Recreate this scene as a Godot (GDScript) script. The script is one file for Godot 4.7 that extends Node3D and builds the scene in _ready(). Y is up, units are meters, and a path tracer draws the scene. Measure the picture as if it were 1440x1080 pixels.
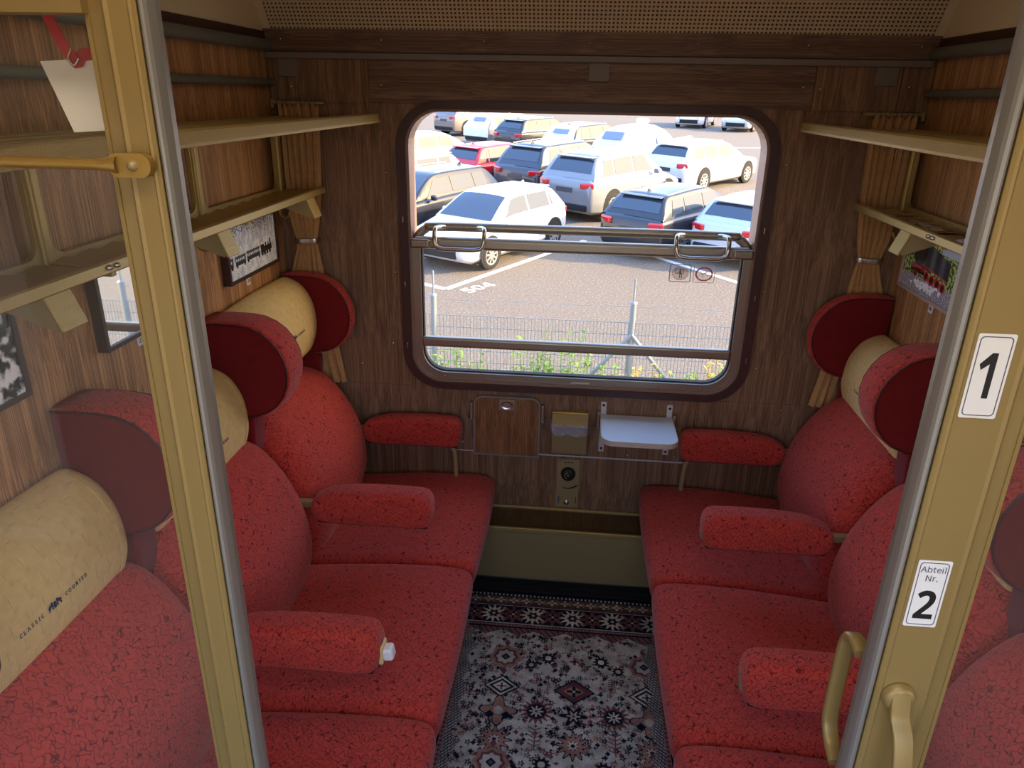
extends Node3D
# A six-seat railway compartment seen from its corridor door; a car park lies beyond the window.
# x runs along the coach, y up, z from the window wall (0) to the corridor. Metres.

class Geo:
	var v := PackedVector3Array()
	var n := PackedVector3Array()
	var t := PackedVector2Array()
	var i := PackedInt32Array()

	func tri(a: Vector3, b: Vector3, c: Vector3) -> void:  # counter-clockwise from outside
		var nn := (b - a).cross(c - a).normalized()
		var k := v.size()
		for p in [a, b, c]:
			v.append(p); n.append(nn); t.append(Vector2(p.x + p.z, p.y))
		i.append_array([k, k + 2, k + 1])

	func quad(a: Vector3, b: Vector3, c: Vector3, d: Vector3) -> void:  # counter-clockwise from outside
		var nn := (c - a).cross(d - b).normalized()
		var k := v.size()
		v.append_array([a, b, c, d])
		n.append_array([nn, nn, nn, nn])
		t.append_array([Vector2(0, 1), Vector2(1, 1), Vector2(1, 0), Vector2(0, 0)])
		i.append_array([k, k + 2, k + 1, k, k + 3, k + 2])

	func box(c: Vector3, s: Vector3, b := Basis()) -> void:
		var h := s * 0.5
		var p := []
		for q in [Vector3(-1, -1, -1), Vector3(1, -1, -1), Vector3(1, 1, -1), Vector3(-1, 1, -1), Vector3(-1, -1, 1), Vector3(1, -1, 1), Vector3(1, 1, 1), Vector3(-1, 1, 1)]:
			p.append(c + b * (q * h))
		quad(p[4], p[5], p[6], p[7]); quad(p[1], p[0], p[3], p[2]); quad(p[5], p[1], p[2], p[6])
		quad(p[0], p[4], p[7], p[3]); quad(p[7], p[6], p[2], p[3]); quad(p[0], p[1], p[5], p[4])

	func span(a: Vector3, b: Vector3) -> void:
		box((a + b) * 0.5, (b - a).abs())

	func rbox(c: Vector3, s: Vector3, r: float, b := Basis(), seg := 2) -> void:  # rounded edges
		var h := s * 0.5
		r = minf(r, minf(h.x, minf(h.y, h.z)) * 0.999)
		for face in 6:
			var ax := face / 2
			var sg := 1.0 if face % 2 == 0 else -1.0
			var u := (ax + 1) % 3
			var w := (ax + 2) % 3
			var cu := []
			var cw := []
			for k in seg + 1:
				var f := float(k) / seg
				cu.append(-h[u] + r * f); cw.append(-h[w] + r * f)
			for k in seg + 1:
				var f := float(k) / seg
				cu.append(h[u] - r + r * f); cw.append(h[w] - r + r * f)
			var base := v.size()
			for a in cu:
				for d in cw:
					var p := Vector3()
					p[ax] = sg * h[ax]; p[u] = a; p[w] = d
					var inner := p.clamp(-(h - Vector3.ONE * r), h - Vector3.ONE * r)
					var nn := (p - inner).normalized()
					v.append(c + b * (inner + nn * r)); n.append(b * nn); t.append(Vector2(a, d))
			var m := cw.size()
			for a in cu.size() - 1:
				for d in m - 1:
					var k := base + a * m + d
					if sg > 0:
						i.append_array([k, k + m + 1, k + m, k, k + 1, k + m + 1])
					else:
						i.append_array([k, k + m, k + m + 1, k, k + m + 1, k + 1])

	func grid(rows: Array, wrap := false, flip := false, uvs := Vector2.ONE) -> void:  # smooth; wrap closes each row
		var nr := rows.size()
		var nc: int = rows[0].size()
		var acc := PackedVector3Array()
		acc.resize(nr * nc)
		for j in nr - 1:
			for k in nc - (0 if wrap else 1):
				var k2 := (k + 1) % nc
				var a: Vector3 = rows[j][k]; var b: Vector3 = rows[j][k2]; var c: Vector3 = rows[j + 1][k2]; var d: Vector3 = rows[j + 1][k]
				var f := (c - a).cross(d - b)
				if flip: f = -f
				for q in [j * nc + k, j * nc + k2, (j + 1) * nc + k2, (j + 1) * nc + k]:
					acc[q] += f
		var base := v.size()
		var cols := nc + (1 if wrap else 0)
		for j in nr:
			for k in cols:
				v.append(rows[j][k % nc]); n.append(acc[j * nc + k % nc].normalized())
				t.append(Vector2(float(k) / (cols - 1), float(j) / (nr - 1)) * uvs)
		for j in nr - 1:
			for k in cols - 1:
				var q := base + j * cols + k
				if flip:
					i.append_array([q, q + 1, q + cols + 1, q, q + cols + 1, q + cols])
				else:
					i.append_array([q, q + cols + 1, q + 1, q, q + cols, q + cols + 1])

	func cap(loop: Array, outward: Vector3) -> void:  # flat polygon, fan from its middle
		var m := Vector3()
		for p in loop: m += p
		m /= loop.size()
		for k in loop.size():
			var a: Vector3 = loop[k]; var b: Vector3 = loop[(k + 1) % loop.size()]
			if (a - m).cross(b - m).dot(outward) >= 0: tri(m, a, b)
			else: tri(m, b, a)

	func tube(path: Array, r: float, sides := 8, closed := false) -> void:
		var rows := []
		var cnt := path.size()
		var up := Vector3.UP
		for k in cnt:
			var d: Vector3
			if closed: d = (path[(k + 1) % cnt] - path[(k - 1 + cnt) % cnt]).normalized()
			else: d = (path[mini(k + 1, cnt - 1)] - path[maxi(k - 1, 0)]).normalized()
			if k == 0 and absf(d.dot(up)) > 0.9: up = Vector3.RIGHT
			var s := d.cross(up).normalized()
			up = s.cross(d).normalized()
			var row := []
			for q in sides:
				var a := TAU * q / sides
				row.append(path[k] + (s * cos(a) + up * sin(a)) * r)
			rows.append(row)
		if closed: rows.append(rows[0])
		grid(rows, true, true)
		if not closed:
			cap(rows[0], path[0] - path[1]); cap(rows[-1], path[cnt - 1] - path[cnt - 2])

	func ribbon(path: Array, w: float, h: float, side: Vector3) -> void:  # flat bar swept along a path, w along side
		var rows := []
		for k in path.size():
			var d: Vector3 = (path[mini(k + 1, path.size() - 1)] - path[maxi(k - 1, 0)]).normalized()
			var u := side.cross(d).normalized()
			var e := minf(w, h) * 0.3
			var row := []
			for q in [Vector2(-w / 2 + e, -h / 2), Vector2(w / 2 - e, -h / 2), Vector2(w / 2, -h / 2 + e), Vector2(w / 2, h / 2 - e), Vector2(w / 2 - e, h / 2), Vector2(-w / 2 + e, h / 2), Vector2(-w / 2, h / 2 - e), Vector2(-w / 2, -h / 2 + e)]:
				row.append(path[k] + side * q.x + u * q.y)
			rows.append(row)
		grid(rows, true, true)
		cap(rows[0], path[0] - path[1]); cap(rows[-1], path[-1] - path[-2])

	func prism(poly: PackedVector2Array, x: Transform3D, depth: float) -> void:  # polygon in x,y pushed along local z
		if Geometry2D.is_polygon_clockwise(poly):
			poly.reverse()
		var ids := Geometry2D.triangulate_polygon(poly)
		for k in range(0, ids.size(), 3):
			var a := poly[ids[k]]; var b := poly[ids[k + 1]]; var c := poly[ids[k + 2]]
			if (b - a).cross(c - a) < 0:
				var s := b; b = c; c = s
			tri(x * Vector3(a.x, a.y, depth), x * Vector3(b.x, b.y, depth), x * Vector3(c.x, c.y, depth))
			tri(x * Vector3(a.x, a.y, 0), x * Vector3(c.x, c.y, 0), x * Vector3(b.x, b.y, 0))
		for k in poly.size():
			var a := poly[k]; var b := poly[(k + 1) % poly.size()]
			quad(x * Vector3(a.x, a.y, 0), x * Vector3(b.x, b.y, 0), x * Vector3(b.x, b.y, depth), x * Vector3(a.x, a.y, depth))

	func lathe(prof: Array, x: Transform3D, sides := 20) -> void:  # (radius, height along local y)
		var rows := []
		for p in prof:
			var row := []
			for q in sides:
				var a := TAU * q / sides
				row.append(x * Vector3(p.x * cos(a), p.y, p.x * sin(a)))
			rows.append(row)
		grid(rows, true)

	func ring(outer: PackedVector2Array, inner: PackedVector2Array, x: Transform3D, depth: float) -> void:  # same point counts, counter-clockwise
		var m := outer.size()
		for k in m:
			var q := (k + 1) % m
			var a := outer[k]; var b := outer[q]; var c := inner[q]; var d := inner[k]
			quad(x * Vector3(a.x, a.y, depth), x * Vector3(b.x, b.y, depth), x * Vector3(c.x, c.y, depth), x * Vector3(d.x, d.y, depth))
			quad(x * Vector3(b.x, b.y, 0), x * Vector3(a.x, a.y, 0), x * Vector3(d.x, d.y, 0), x * Vector3(c.x, c.y, 0))
			quad(x * Vector3(a.x, a.y, 0), x * Vector3(b.x, b.y, 0), x * Vector3(b.x, b.y, depth), x * Vector3(a.x, a.y, depth))
			quad(x * Vector3(c.x, c.y, 0), x * Vector3(d.x, d.y, 0), x * Vector3(d.x, d.y, depth), x * Vector3(c.x, c.y, depth))

	# an upholstered body: a closed outline (counter-clockwise, x,y) drawn out along z, its ends rounded over rz with the outline drawn in by rin, swollen by bulge in the middle
	func soft(prof: PackedVector2Array, w: float, rz: float, rin: float, bulge := 0.0, at := Vector3.ZERO, seg := 5, mid := 6) -> void:
		var m := prof.size()
		var nn := PackedVector2Array()
		for k in m:
			var d := (prof[(k + 1) % m] - prof[(k - 1 + m) % m]).normalized()
			nn.append(Vector2(d.y, -d.x))
		var st := []
		for k in seg + 1:
			var a := PI / 2 * k / seg
			st.append([-w / 2 + rz * (1 - cos(a)), rin * (1 - sin(a))])
		for k in range(1, mid):
			st.append([lerpf(-w / 2 + rz, w / 2 - rz, float(k) / mid), 0.0])
		for k in seg + 1:
			var a := PI / 2 * (1 - float(k) / seg)
			st.append([w / 2 - rz * (1 - cos(a)), rin * (1 - sin(a))])
		var rows := []
		for s in st:
			var off: float = -s[1] + bulge * (1 - pow(2 * s[0] / w, 2))
			var row := []
			for k in m:
				var p := prof[k] + nn[k] * off
				row.append(at + Vector3(p.x, p.y, s[0]))
			rows.append(row)
		grid(rows, true)
		cap(rows[0], Vector3(0, 0, -1)); cap(rows[-1], Vector3(0, 0, 1))

	func text(s: String, size: float, fn: Callable, bold := false, serif := false, depth := 0.0008) -> void:  # lettering laid on any surface: fn(x, y, lift)
		var tm := TextMesh.new()
		var f := SystemFont.new()
		f.font_names = PackedStringArray(["Droid Serif" if serif else "Droid Sans"])
		f.font_weight = 700 if bold else 400
		tm.font = f; tm.text = s; tm.font_size = 48; tm.pixel_size = size / 48.0; tm.depth = depth
		tm.horizontal_alignment = HORIZONTAL_ALIGNMENT_CENTER; tm.vertical_alignment = VERTICAL_ALIGNMENT_CENTER
		for sf in tm.get_surface_count():
			var ar := tm.surface_get_arrays(sf)
			var vs: PackedVector3Array = ar[Mesh.ARRAY_VERTEX]
			var idx: PackedInt32Array = ar[Mesh.ARRAY_INDEX]
			for k in range(0, idx.size(), 3):
				var p := []
				for q in 3:
					var e := vs[idx[k + q]]
					p.append(fn.call(e.x, e.y, e.z + depth * 0.5 + 0.0003))
				tri(p[0], p[2], p[1])

	func mesh() -> ArrayMesh:
		var a := []
		a.resize(Mesh.ARRAY_MAX)
		a[Mesh.ARRAY_VERTEX] = v; a[Mesh.ARRAY_NORMAL] = n; a[Mesh.ARRAY_TEX_UV] = t; a[Mesh.ARRAY_INDEX] = i
		var m := ArrayMesh.new()
		m.add_surface_from_arrays(Mesh.PRIMITIVE_TRIANGLES, a)
		return m

var M := {}
var rng := RandomNumberGenerator.new()

# ---------------------------------------------------------------- nodes
var taken := {}
func numbered(called: String) -> String:
	if not taken.has(called):
		taken[called] = 0
		return called
	taken[called] += 1
	return "%s_%03d" % [called, taken[called]]

func tag(o: Node, label: String, category: String, group := "") -> Node:
	o.set_meta("label", label); o.set_meta("category", category)
	if group: o.set_meta("group", group)
	return o

func thing(called: String, label: String, category: String, at := Vector3.ZERO, turn := 0.0, group := "") -> Node3D:
	var o := Node3D.new()
	o.name = numbered(called)
	add_child(o)
	o.position = at; o.rotation.y = turn
	tag(o, label, category, group)
	return o

func part(parent: Node, called: String, g: Geo, m: Material, label := "") -> MeshInstance3D:
	return part_mesh(parent, called, g.mesh(), m, label)

func part_mesh(parent: Node, called: String, me: Mesh, m: Material, label := "") -> MeshInstance3D:
	var o := MeshInstance3D.new()
	o.name = called
	o.mesh = me
	o.material_override = m
	o.cast_shadow = GeometryInstance3D.SHADOW_CASTING_SETTING_ON
	parent.add_child(o, true)
	if label: o.set_meta("label", label)
	return o

func single(called: String, g: Geo, m: Material, label: String, category: String, at := Vector3.ZERO, group := "") -> MeshInstance3D:
	var o := part(self, numbered(called), g, m)
	o.position = at
	tag(o, label, category, group)
	return o

func struct(called: String, g: Geo, m: Material) -> MeshInstance3D:
	var o := part(self, called, g, m)
	o.set_meta("kind", "structure")
	return o

# ---------------------------------------------------------------- outlines
func spline(pts: Array, sub: int, closed := true) -> PackedVector2Array:
	var out := PackedVector2Array()
	var m := pts.size()
	for k in (m if closed else m - 1):
		var a: Vector2 = pts[(k - 1 + m) % m] if closed or k > 0 else pts[0]
		var b: Vector2 = pts[k]
		var c: Vector2 = pts[(k + 1) % m]
		var d: Vector2 = pts[(k + 2) % m] if closed or k + 2 < m else pts[m - 1]
		for q in sub:
			out.append(b.cubic_interpolate(c, a, d, float(q) / sub))
	if not closed: out.append(pts[m - 1])
	return out

func rrect(x0: float, y0: float, x1: float, y1: float, r: float, seg := 6, rtop := -1.0) -> PackedVector2Array:  # counter-clockwise from the lower right corner
	var out := PackedVector2Array()
	var rt := r if rtop < 0 else rtop
	for c in [[x1 - r, y0 + r, -PI / 2, r], [x1 - rt, y1 - rt, 0.0, rt], [x0 + rt, y1 - rt, PI / 2, rt], [x0 + r, y0 + r, PI, r]]:
		for k in seg + 1:
			var a: float = c[2] + PI / 2 * k / seg
			out.append(Vector2(c[0] + cos(a) * c[3], c[1] + sin(a) * c[3]))
	return out

func disc_poly(c: Vector2, r: float, sides := 20) -> PackedVector2Array:
	var out := PackedVector2Array()
	for k in sides:
		out.append(c + Vector2.from_angle(TAU * k / sides) * r)
	return out

func face_z(x: float, y: float, z: float) -> Transform3D:
	return Transform3D(Basis(), Vector3(x, y, z))

func pts3(a: Array) -> Array:
	var out := []
	for k in range(0, a.size(), 3): out.append(Vector3(a[k], a[k + 1], a[k + 2]))
	return out

func smooth_path(a: Array, sub := 6) -> Array:
	var p := pts3(a)
	var out := []
	for k in p.size() - 1:
		for q in sub:
			out.append((p[k] as Vector3).cubic_interpolate(p[k + 1], p[maxi(k - 1, 0)], p[mini(k + 2, p.size() - 1)], float(q) / sub))
	out.append(p[-1])
	return out

# ---------------------------------------------------------------- materials
func mat(c: Color, rough := 0.6, metal := 0.0, extra := {}) -> StandardMaterial3D:
	var m := StandardMaterial3D.new()
	m.albedo_color = c; m.roughness = rough; m.metallic = metal
	for k in extra: m.set(k, extra[k])
	return m

func rgb8(r: int, g: int, b: int) -> Color:
	return Color8(r, g, b)

func noise(type: int, freq: float, sd: int, oct := 1) -> FastNoiseLite:
	var f := FastNoiseLite.new()
	f.noise_type = type as FastNoiseLite.NoiseType
	f.frequency = freq; f.seed = sd
	f.fractal_type = FastNoiseLite.FRACTAL_NONE if oct == 1 else FastNoiseLite.FRACTAL_FBM
	f.fractal_octaves = oct
	return f

func bytes_of(f: FastNoiseLite, w: int, h: int, to_w := 0, to_h := 0) -> PackedByteArray:
	var im := f.get_seamless_image(w, h)
	if to_w: im.resize(to_w, to_h, Image.INTERPOLATE_CUBIC)
	im.convert(Image.FORMAT_L8)
	return im.get_data()

func tex(im: Image) -> ImageTexture:
	return ImageTexture.create_from_image(im)

func triplanar(m: StandardMaterial3D, scale: float, world := false) -> StandardMaterial3D:
	m.uv1_triplanar = true
	m.uv1_world_triplanar = world
	m.uv1_triplanar_sharpness = 6.0
	m.uv1_scale = Vector3.ONE * scale
	return m

func wood(dark: Color, light: Color, sd: int, rough: float, across := false) -> StandardMaterial3D:  # straight fine grain, one metre to the tile
	var w := 1024; var hh := 128
	var fa := noise(FastNoiseLite.TYPE_SIMPLEX, 1.0, sd)
	var data := PackedByteArray(); data.resize(w * hh * 3)
	var h := PackedByteArray(); h.resize(w * hh)
	for y in hh:
		var yy := sin(TAU * y / hh)
		for x in w:
			var a := TAU * x / w
			var c := cos(a); var sn := sin(a)
			var broad := fa.get_noise_3d(c * 3.2, sn * 3.2, yy * 0.5)
			var mid := fa.get_noise_3d(c * 19.0 + 40, sn * 19.0, yy * 0.9 + broad)
			var fine := fa.get_noise_3d(c * 62.0 + 90, sn * 62.0, yy * 2.2 + mid * 0.5)
			var f := clampf(0.55 + 0.28 * broad + 0.36 * mid + 0.34 * fine, 0.0, 1.0)
			if fine < -0.32: f *= 0.6
			var k := y * w + x
			data[k * 3] = int(lerpf(dark.r, light.r, f) * 255)
			data[k * 3 + 1] = int(lerpf(dark.g, light.g, f) * 255)
			data[k * 3 + 2] = int(lerpf(dark.b, light.b, f) * 255)
			h[k] = int(f * 255)
	var im := Image.create_from_data(w, hh, false, Image.FORMAT_RGB8, data)
	var hm := Image.create_from_data(w, hh, false, Image.FORMAT_L8, h)
	if across:
		im.rotate_90(CLOCKWISE); hm.rotate_90(CLOCKWISE)
	var m := mat(Color.WHITE, rough)
	m.albedo_texture = tex(im)
	m.heightmap_enabled = true; m.heightmap_texture = tex(hm); m.heightmap_scale = 0.015
	m.metallic_specular = 0.35
	return triplanar(m, 1.35, true)

func velvet() -> StandardMaterial3D:  # embossed moquette: a maze of pressed lines round small islands of pile
	var w := 512; var cells := 19
	var r := RandomNumberGenerator.new(); r.seed = 4
	var px := PackedFloat32Array(); var py := PackedFloat32Array(); var tone := PackedFloat32Array()
	for k in cells * cells:
		px.append(r.randf_range(0.1, 0.9)); py.append(r.randf_range(0.1, 0.9)); tone.append(r.randf_range(-0.03, 0.03))
	var c := bytes_of(noise(FastNoiseLite.TYPE_SIMPLEX, 0.4, 9), w, w)
	var data := PackedByteArray(); data.resize(w * w * 3)
	var h := PackedByteArray(); h.resize(w * w)
	for y in w:
		var v := float(y) / w
		for x in w:
			var u := float(x) / w
			var gx := u * cells + 0.30 * sin(TAU * (5 * u + 13 * v)) + 0.20 * sin(TAU * (17 * v - 8 * u) + 1.0)
			var gy := v * cells + 0.30 * sin(TAU * (14 * u - 4 * v) + 2.0) + 0.20 * sin(TAU * (18 * u + 7 * v))
			var ix := floori(gx); var iy := floori(gy)
			var f1 := 9.0; var who := 0; var bx := 0.0; var by := 0.0
			for oy in range(-1, 2):
				for ox in range(-1, 2):
					var q := posmod(iy + oy, cells) * cells + posmod(ix + ox, cells)
					var dx := ix + ox + px[q] - gx
					var dy := iy + oy + py[q] - gy
					var d := dx * dx + dy * dy
					if d < f1:
						f1 = d; who = q; bx = dx; by = dy
			var near := 9.0   # distance to the nearest border of the island
			for oy in range(-1, 2):
				for ox in range(-1, 2):
					var q := posmod(iy + oy, cells) * cells + posmod(ix + ox, cells)
					if q == who: continue
					var dx := ix + ox + px[q] - gx
					var dy := iy + oy + py[q] - gy
					var ex := dx - bx; var ey := dy - by
					near = minf(near, (0.5 * (dx + bx) * ex + 0.5 * (dy + by) * ey) / maxf(sqrt(ex * ex + ey * ey), 0.01))
			var e := clampf((near - 0.022) / 0.045, 0.0, 1.0)
			var k := y * w + x
			var g := 1.0 + tone[who] + 0.12 * (c[k] / 255.0 - 0.5)
			data[k * 3] = clampi(int(lerpf(106, 188, e) * g), 0, 255)
			data[k * 3 + 1] = int(lerpf(28, 67, e) * g)
			data[k * 3 + 2] = int(lerpf(25, 55, e) * g)
			h[k] = int(clampf(e * 215 + c[k] * 0.15, 0, 255))
	var m := mat(Color.WHITE, 0.85)
	m.albedo_texture = tex(Image.create_from_data(w, w, false, Image.FORMAT_RGB8, data))
	m.heightmap_enabled = true
	m.heightmap_texture = tex(Image.create_from_data(w, w, false, Image.FORMAT_L8, h))
	m.heightmap_scale = 0.10
	m.metallic_specular = 0.2
	m.rim_enabled = true; m.rim = 0.3; m.rim_tint = 1.0
	return triplanar(m, 2.7)

func weave(c: Color, contrast: float, sd: int, dashes := false) -> StandardMaterial3D:
	var w := 256
	var a := bytes_of(noise(FastNoiseLite.TYPE_SIMPLEX, 0.35, sd), w, 8, w, w)
	var b := bytes_of(noise(FastNoiseLite.TYPE_SIMPLEX, 0.35, sd + 1), 8, w, w, w)
	var e := bytes_of(noise(FastNoiseLite.TYPE_SIMPLEX, 0.02, sd + 2, 3), w, w)
	var im := Image.create(w, w, false, Image.FORMAT_RGB8)
	for y in w:
		for x in w:
			var k := y * w + x
			var f := 1.0 + contrast * ((a[k] + b[k]) / 510.0 - 0.5) + contrast * 0.8 * (e[k] / 255.0 - 0.5)
			if dashes:  # woven groups of short threads
				var qx := (x + (32 if (y / 64) % 2 else 0)) % 64; var qy := y % 64
				if (qy < 26 and qx < 3) or (qy > 30 and qy < 46 and qx < 14 and qx % 5 < 2): f *= 0.90
			im.set_pixel(x, y, Color(c.r * f, c.g * f, c.b * f))
	var m := mat(Color.WHITE, 0.9)
	m.albedo_texture = tex(im)
	m.metallic_specular = 0.2
	return triplanar(m, 6.0)

func relief(m: StandardMaterial3D, freq: float, depth: float, scale: float, sd: int, oct := 2) -> StandardMaterial3D:
	var im := noise(FastNoiseLite.TYPE_SIMPLEX, freq, sd, oct).get_seamless_image(256, 256)
	m.heightmap_enabled = true; m.heightmap_texture = tex(im); m.heightmap_scale = depth
	return triplanar(m, scale)

func speckle(dark: Color, light: Color, freq: float, sd: int, scale: float, rough := 0.95, oct := 3) -> StandardMaterial3D:
	var w := 512
	var a := bytes_of(noise(FastNoiseLite.TYPE_SIMPLEX, freq, sd, oct), w, w)
	var b := bytes_of(noise(FastNoiseLite.TYPE_CELLULAR, 0.12, sd + 1), w, w)
	var data := PackedByteArray(); data.resize(w * w * 3)
	for k in w * w:
		var f := clampf((a[k] * 0.5 + b[k] * 0.5) / 255.0 * 1.5 - 0.25, 0, 1)
		data[k * 3] = int(lerpf(dark.r, light.r, f) * 255)
		data[k * 3 + 1] = int(lerpf(dark.g, light.g, f) * 255)
		data[k * 3 + 2] = int(lerpf(dark.b, light.b, f) * 255)
	var m := mat(Color.WHITE, rough)
	m.albedo_texture = tex(Image.create_from_data(w, w, false, Image.FORMAT_RGB8, data))
	return triplanar(m, scale, true)

func perforated(c: Color, px: int, hole: float, stagger: bool, rough: float, metal: float) -> StandardMaterial3D:  # real holes
	var im := Image.create(px * 2, px * 2, false, Image.FORMAT_RGBA8)
	im.fill(c)
	for y in px * 2:
		for x in px * 2:
			for q in ([Vector2(0.5, 0.5), Vector2(1.5, 1.5), Vector2(1.5, 0.5), Vector2(0.5, 1.5)]):
				if Vector2(x + 0.5, y + 0.5).distance_to(q * px) < hole * px:
					im.set_pixel(x, y, Color(c.r, c.g, c.b, 0))
	var m := mat(Color.WHITE, rough, metal)
	m.albedo_texture = tex(im)
	m.transparency = BaseMaterial3D.TRANSPARENCY_ALPHA_SCISSOR
	m.alpha_scissor_threshold = 0.5
	m.cull_mode = BaseMaterial3D.CULL_DISABLED
	return m

func paint(c: Color, rough := 0.32) -> StandardMaterial3D:
	return mat(c, rough, 0.15, {"clearcoat_enabled": true, "clearcoat": 0.7, "clearcoat_roughness": 0.08})

func materials() -> void:
	M.side_wood = wood(rgb8(130, 90, 56), rgb8(212, 162, 110), 11, 0.42)
	M.back_wood = wood(rgb8(100, 74, 56), rgb8(156, 122, 94), 31, 0.42)
	M.table_wood = wood(rgb8(104, 70, 46), rgb8(158, 114, 76), 41, 0.42)
	M.header_wood = wood(rgb8(88, 66, 53), rgb8(136, 108, 88), 51, 0.45, true)
	M.dark_trim = mat(rgb8(62, 36, 28), 0.45)
	M.window_brown = relief(mat(rgb8(70, 44, 40), 0.38), 0.3, 0.004, 8.0, 3)
	M.velvet = velvet()
	M.plush = weave(rgb8(114, 26, 28), 0.12, 21)  # smooth plush of the wings, its red darkened to stand for side shade
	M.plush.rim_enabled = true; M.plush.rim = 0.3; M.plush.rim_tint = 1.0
	M.piping = mat(rgb8(62, 14, 18), 0.5)
	M.cream = weave(rgb8(222, 194, 134), 0.07, 41, true)
	M.curtain = weave(rgb8(190, 148, 98), 0.12, 61)
	M.curtain.backlight_enabled = true; M.curtain.backlight = Color(0.25, 0.17, 0.08)
	M.gold = relief(mat(rgb8(156, 132, 80), 0.42, 0.35), 0.05, 0.012, 6.0, 71, 3)
	M.gold_edge = relief(mat(rgb8(184, 160, 100), 0.34, 0.55), 0.16, 0.08, 10.0, 72, 3)
	M.rack_gold = relief(mat(rgb8(174, 150, 90), 0.40, 0.45), 0.2, 0.02, 8.0, 73, 2)
	M.brass = mat(rgb8(180, 146, 76), 0.42, 0.6)
	M.bronze = relief(mat(rgb8(164, 146, 102), 0.42, 0.3), 0.08, 0.01, 6.0, 74)
	M.steel = mat(rgb8(196, 190, 180), 0.26, 0.95)
	M.alu = relief(mat(rgb8(170, 160, 144), 0.36, 0.85), 0.3, 0.006, 6.0, 75)
	M.rubber = mat(rgb8(40, 38, 36), 0.7)
	M.edge_strip = mat(rgb8(146, 143, 137), 0.34, 0.4)
	M.black = mat(rgb8(22, 21, 21), 0.45)
	M.dark = mat(rgb8(30, 26, 24), 0.8)
	M.white = mat(rgb8(236, 234, 230), 0.45)
	M.white_metal = mat(rgb8(205, 203, 200), 0.4, 0.3)
	M.grey_green = mat(rgb8(104, 104, 92), 0.5)
	M.ceiling = relief(mat(rgb8(214, 196, 158), 0.6), 0.04, 0.01, 3.0, 76)
	M.perf = perforated(rgb8(204, 184, 148), 16, 0.25, false, 0.6, 0.0)
	M.perf.uv1_scale = Vector3(75, 9, 1)
	M.grille = perforated(rgb8(112, 92, 60), 16, 0.33, false, 0.45, 0.5)
	M.grille.uv1_scale = Vector3(80, 6, 1)
	M.glass = mat(Color(0.9, 0.95, 0.93, 0.03), 0.02, 0.0, {"metallic_specular": 0.33, "transparency": BaseMaterial3D.TRANSPARENCY_ALPHA})
	M.dusty_glass = mat(Color(0.95, 0.93, 0.86, 0.10), 0.04, 0.0, {"transparency": BaseMaterial3D.TRANSPARENCY_ALPHA})
	M.mirror = mat(rgb8(238, 242, 240), 0.02, 1.0)
	M.plastic = mat(Color(0.75, 0.8, 0.95, 0.28), 0.12, 0.0, {"transparency": BaseMaterial3D.TRANSPARENCY_ALPHA, "cull_mode": BaseMaterial3D.CULL_DISABLED})
	M.strip = mat(rgb8(118, 108, 100), 0.5)
	M.print_blue = mat(rgb8(44, 58, 104), 0.7)
	M.table = speckle(rgb8(196, 204, 214), rgb8(234, 238, 242), 0.3, 81, 5.0, 0.5, 2)
	M.table.uv1_world_triplanar = false
	M.floor = speckle(rgb8(34, 30, 32), rgb8(52, 48, 48), 0.2, 85, 2.0, 0.8)
	M.red = mat(rgb8(186, 24, 34), 0.6)
	M.asphalt = speckle(rgb8(80, 74, 66), rgb8(166, 153, 136), 0.25, 91, 0.45)
	M.ballast = speckle(rgb8(96, 90, 78), rgb8(170, 162, 146), 0.12, 95, 0.8)
	M.road_paint = mat(rgb8(232, 230, 224), 0.8)
	M.galv = mat(rgb8(150, 160, 164), 0.5, 0.4)
	M.leaf = mat(rgb8(122, 160, 62), 0.7, 0.0, {"backlight_enabled": true, "backlight": Color(0.3, 0.4, 0.1), "cull_mode": BaseMaterial3D.CULL_DISABLED})
	M.straw = mat(rgb8(206, 186, 96), 0.8, 0.0, {"backlight_enabled": true, "backlight": Color(0.3, 0.25, 0.08), "cull_mode": BaseMaterial3D.CULL_DISABLED})
	M.car_glass = mat(rgb8(54, 64, 78), 0.05, 0.15, {"metallic_specular": 0.8})
	M.tyre = mat(rgb8(28, 28, 29), 0.85)
	M.rim = mat(rgb8(190, 190, 192), 0.3, 0.7)
	M.tail = mat(rgb8(196, 24, 34), 0.18, 0.0, {"clearcoat_enabled": true, "clearcoat": 1.0, "clearcoat_roughness": 0.05})
	M.head = mat(rgb8(216, 222, 228), 0.08, 0.3)
	M.plate = mat(rgb8(70, 72, 78), 0.5)
	M.wrap = relief(mat(rgb8(226, 230, 238), 0.55), 0.06, 0.6, 0.8, 97, 3)
	M.wrap_patch = mat(rgb8(120, 132, 158), 0.3)

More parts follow.
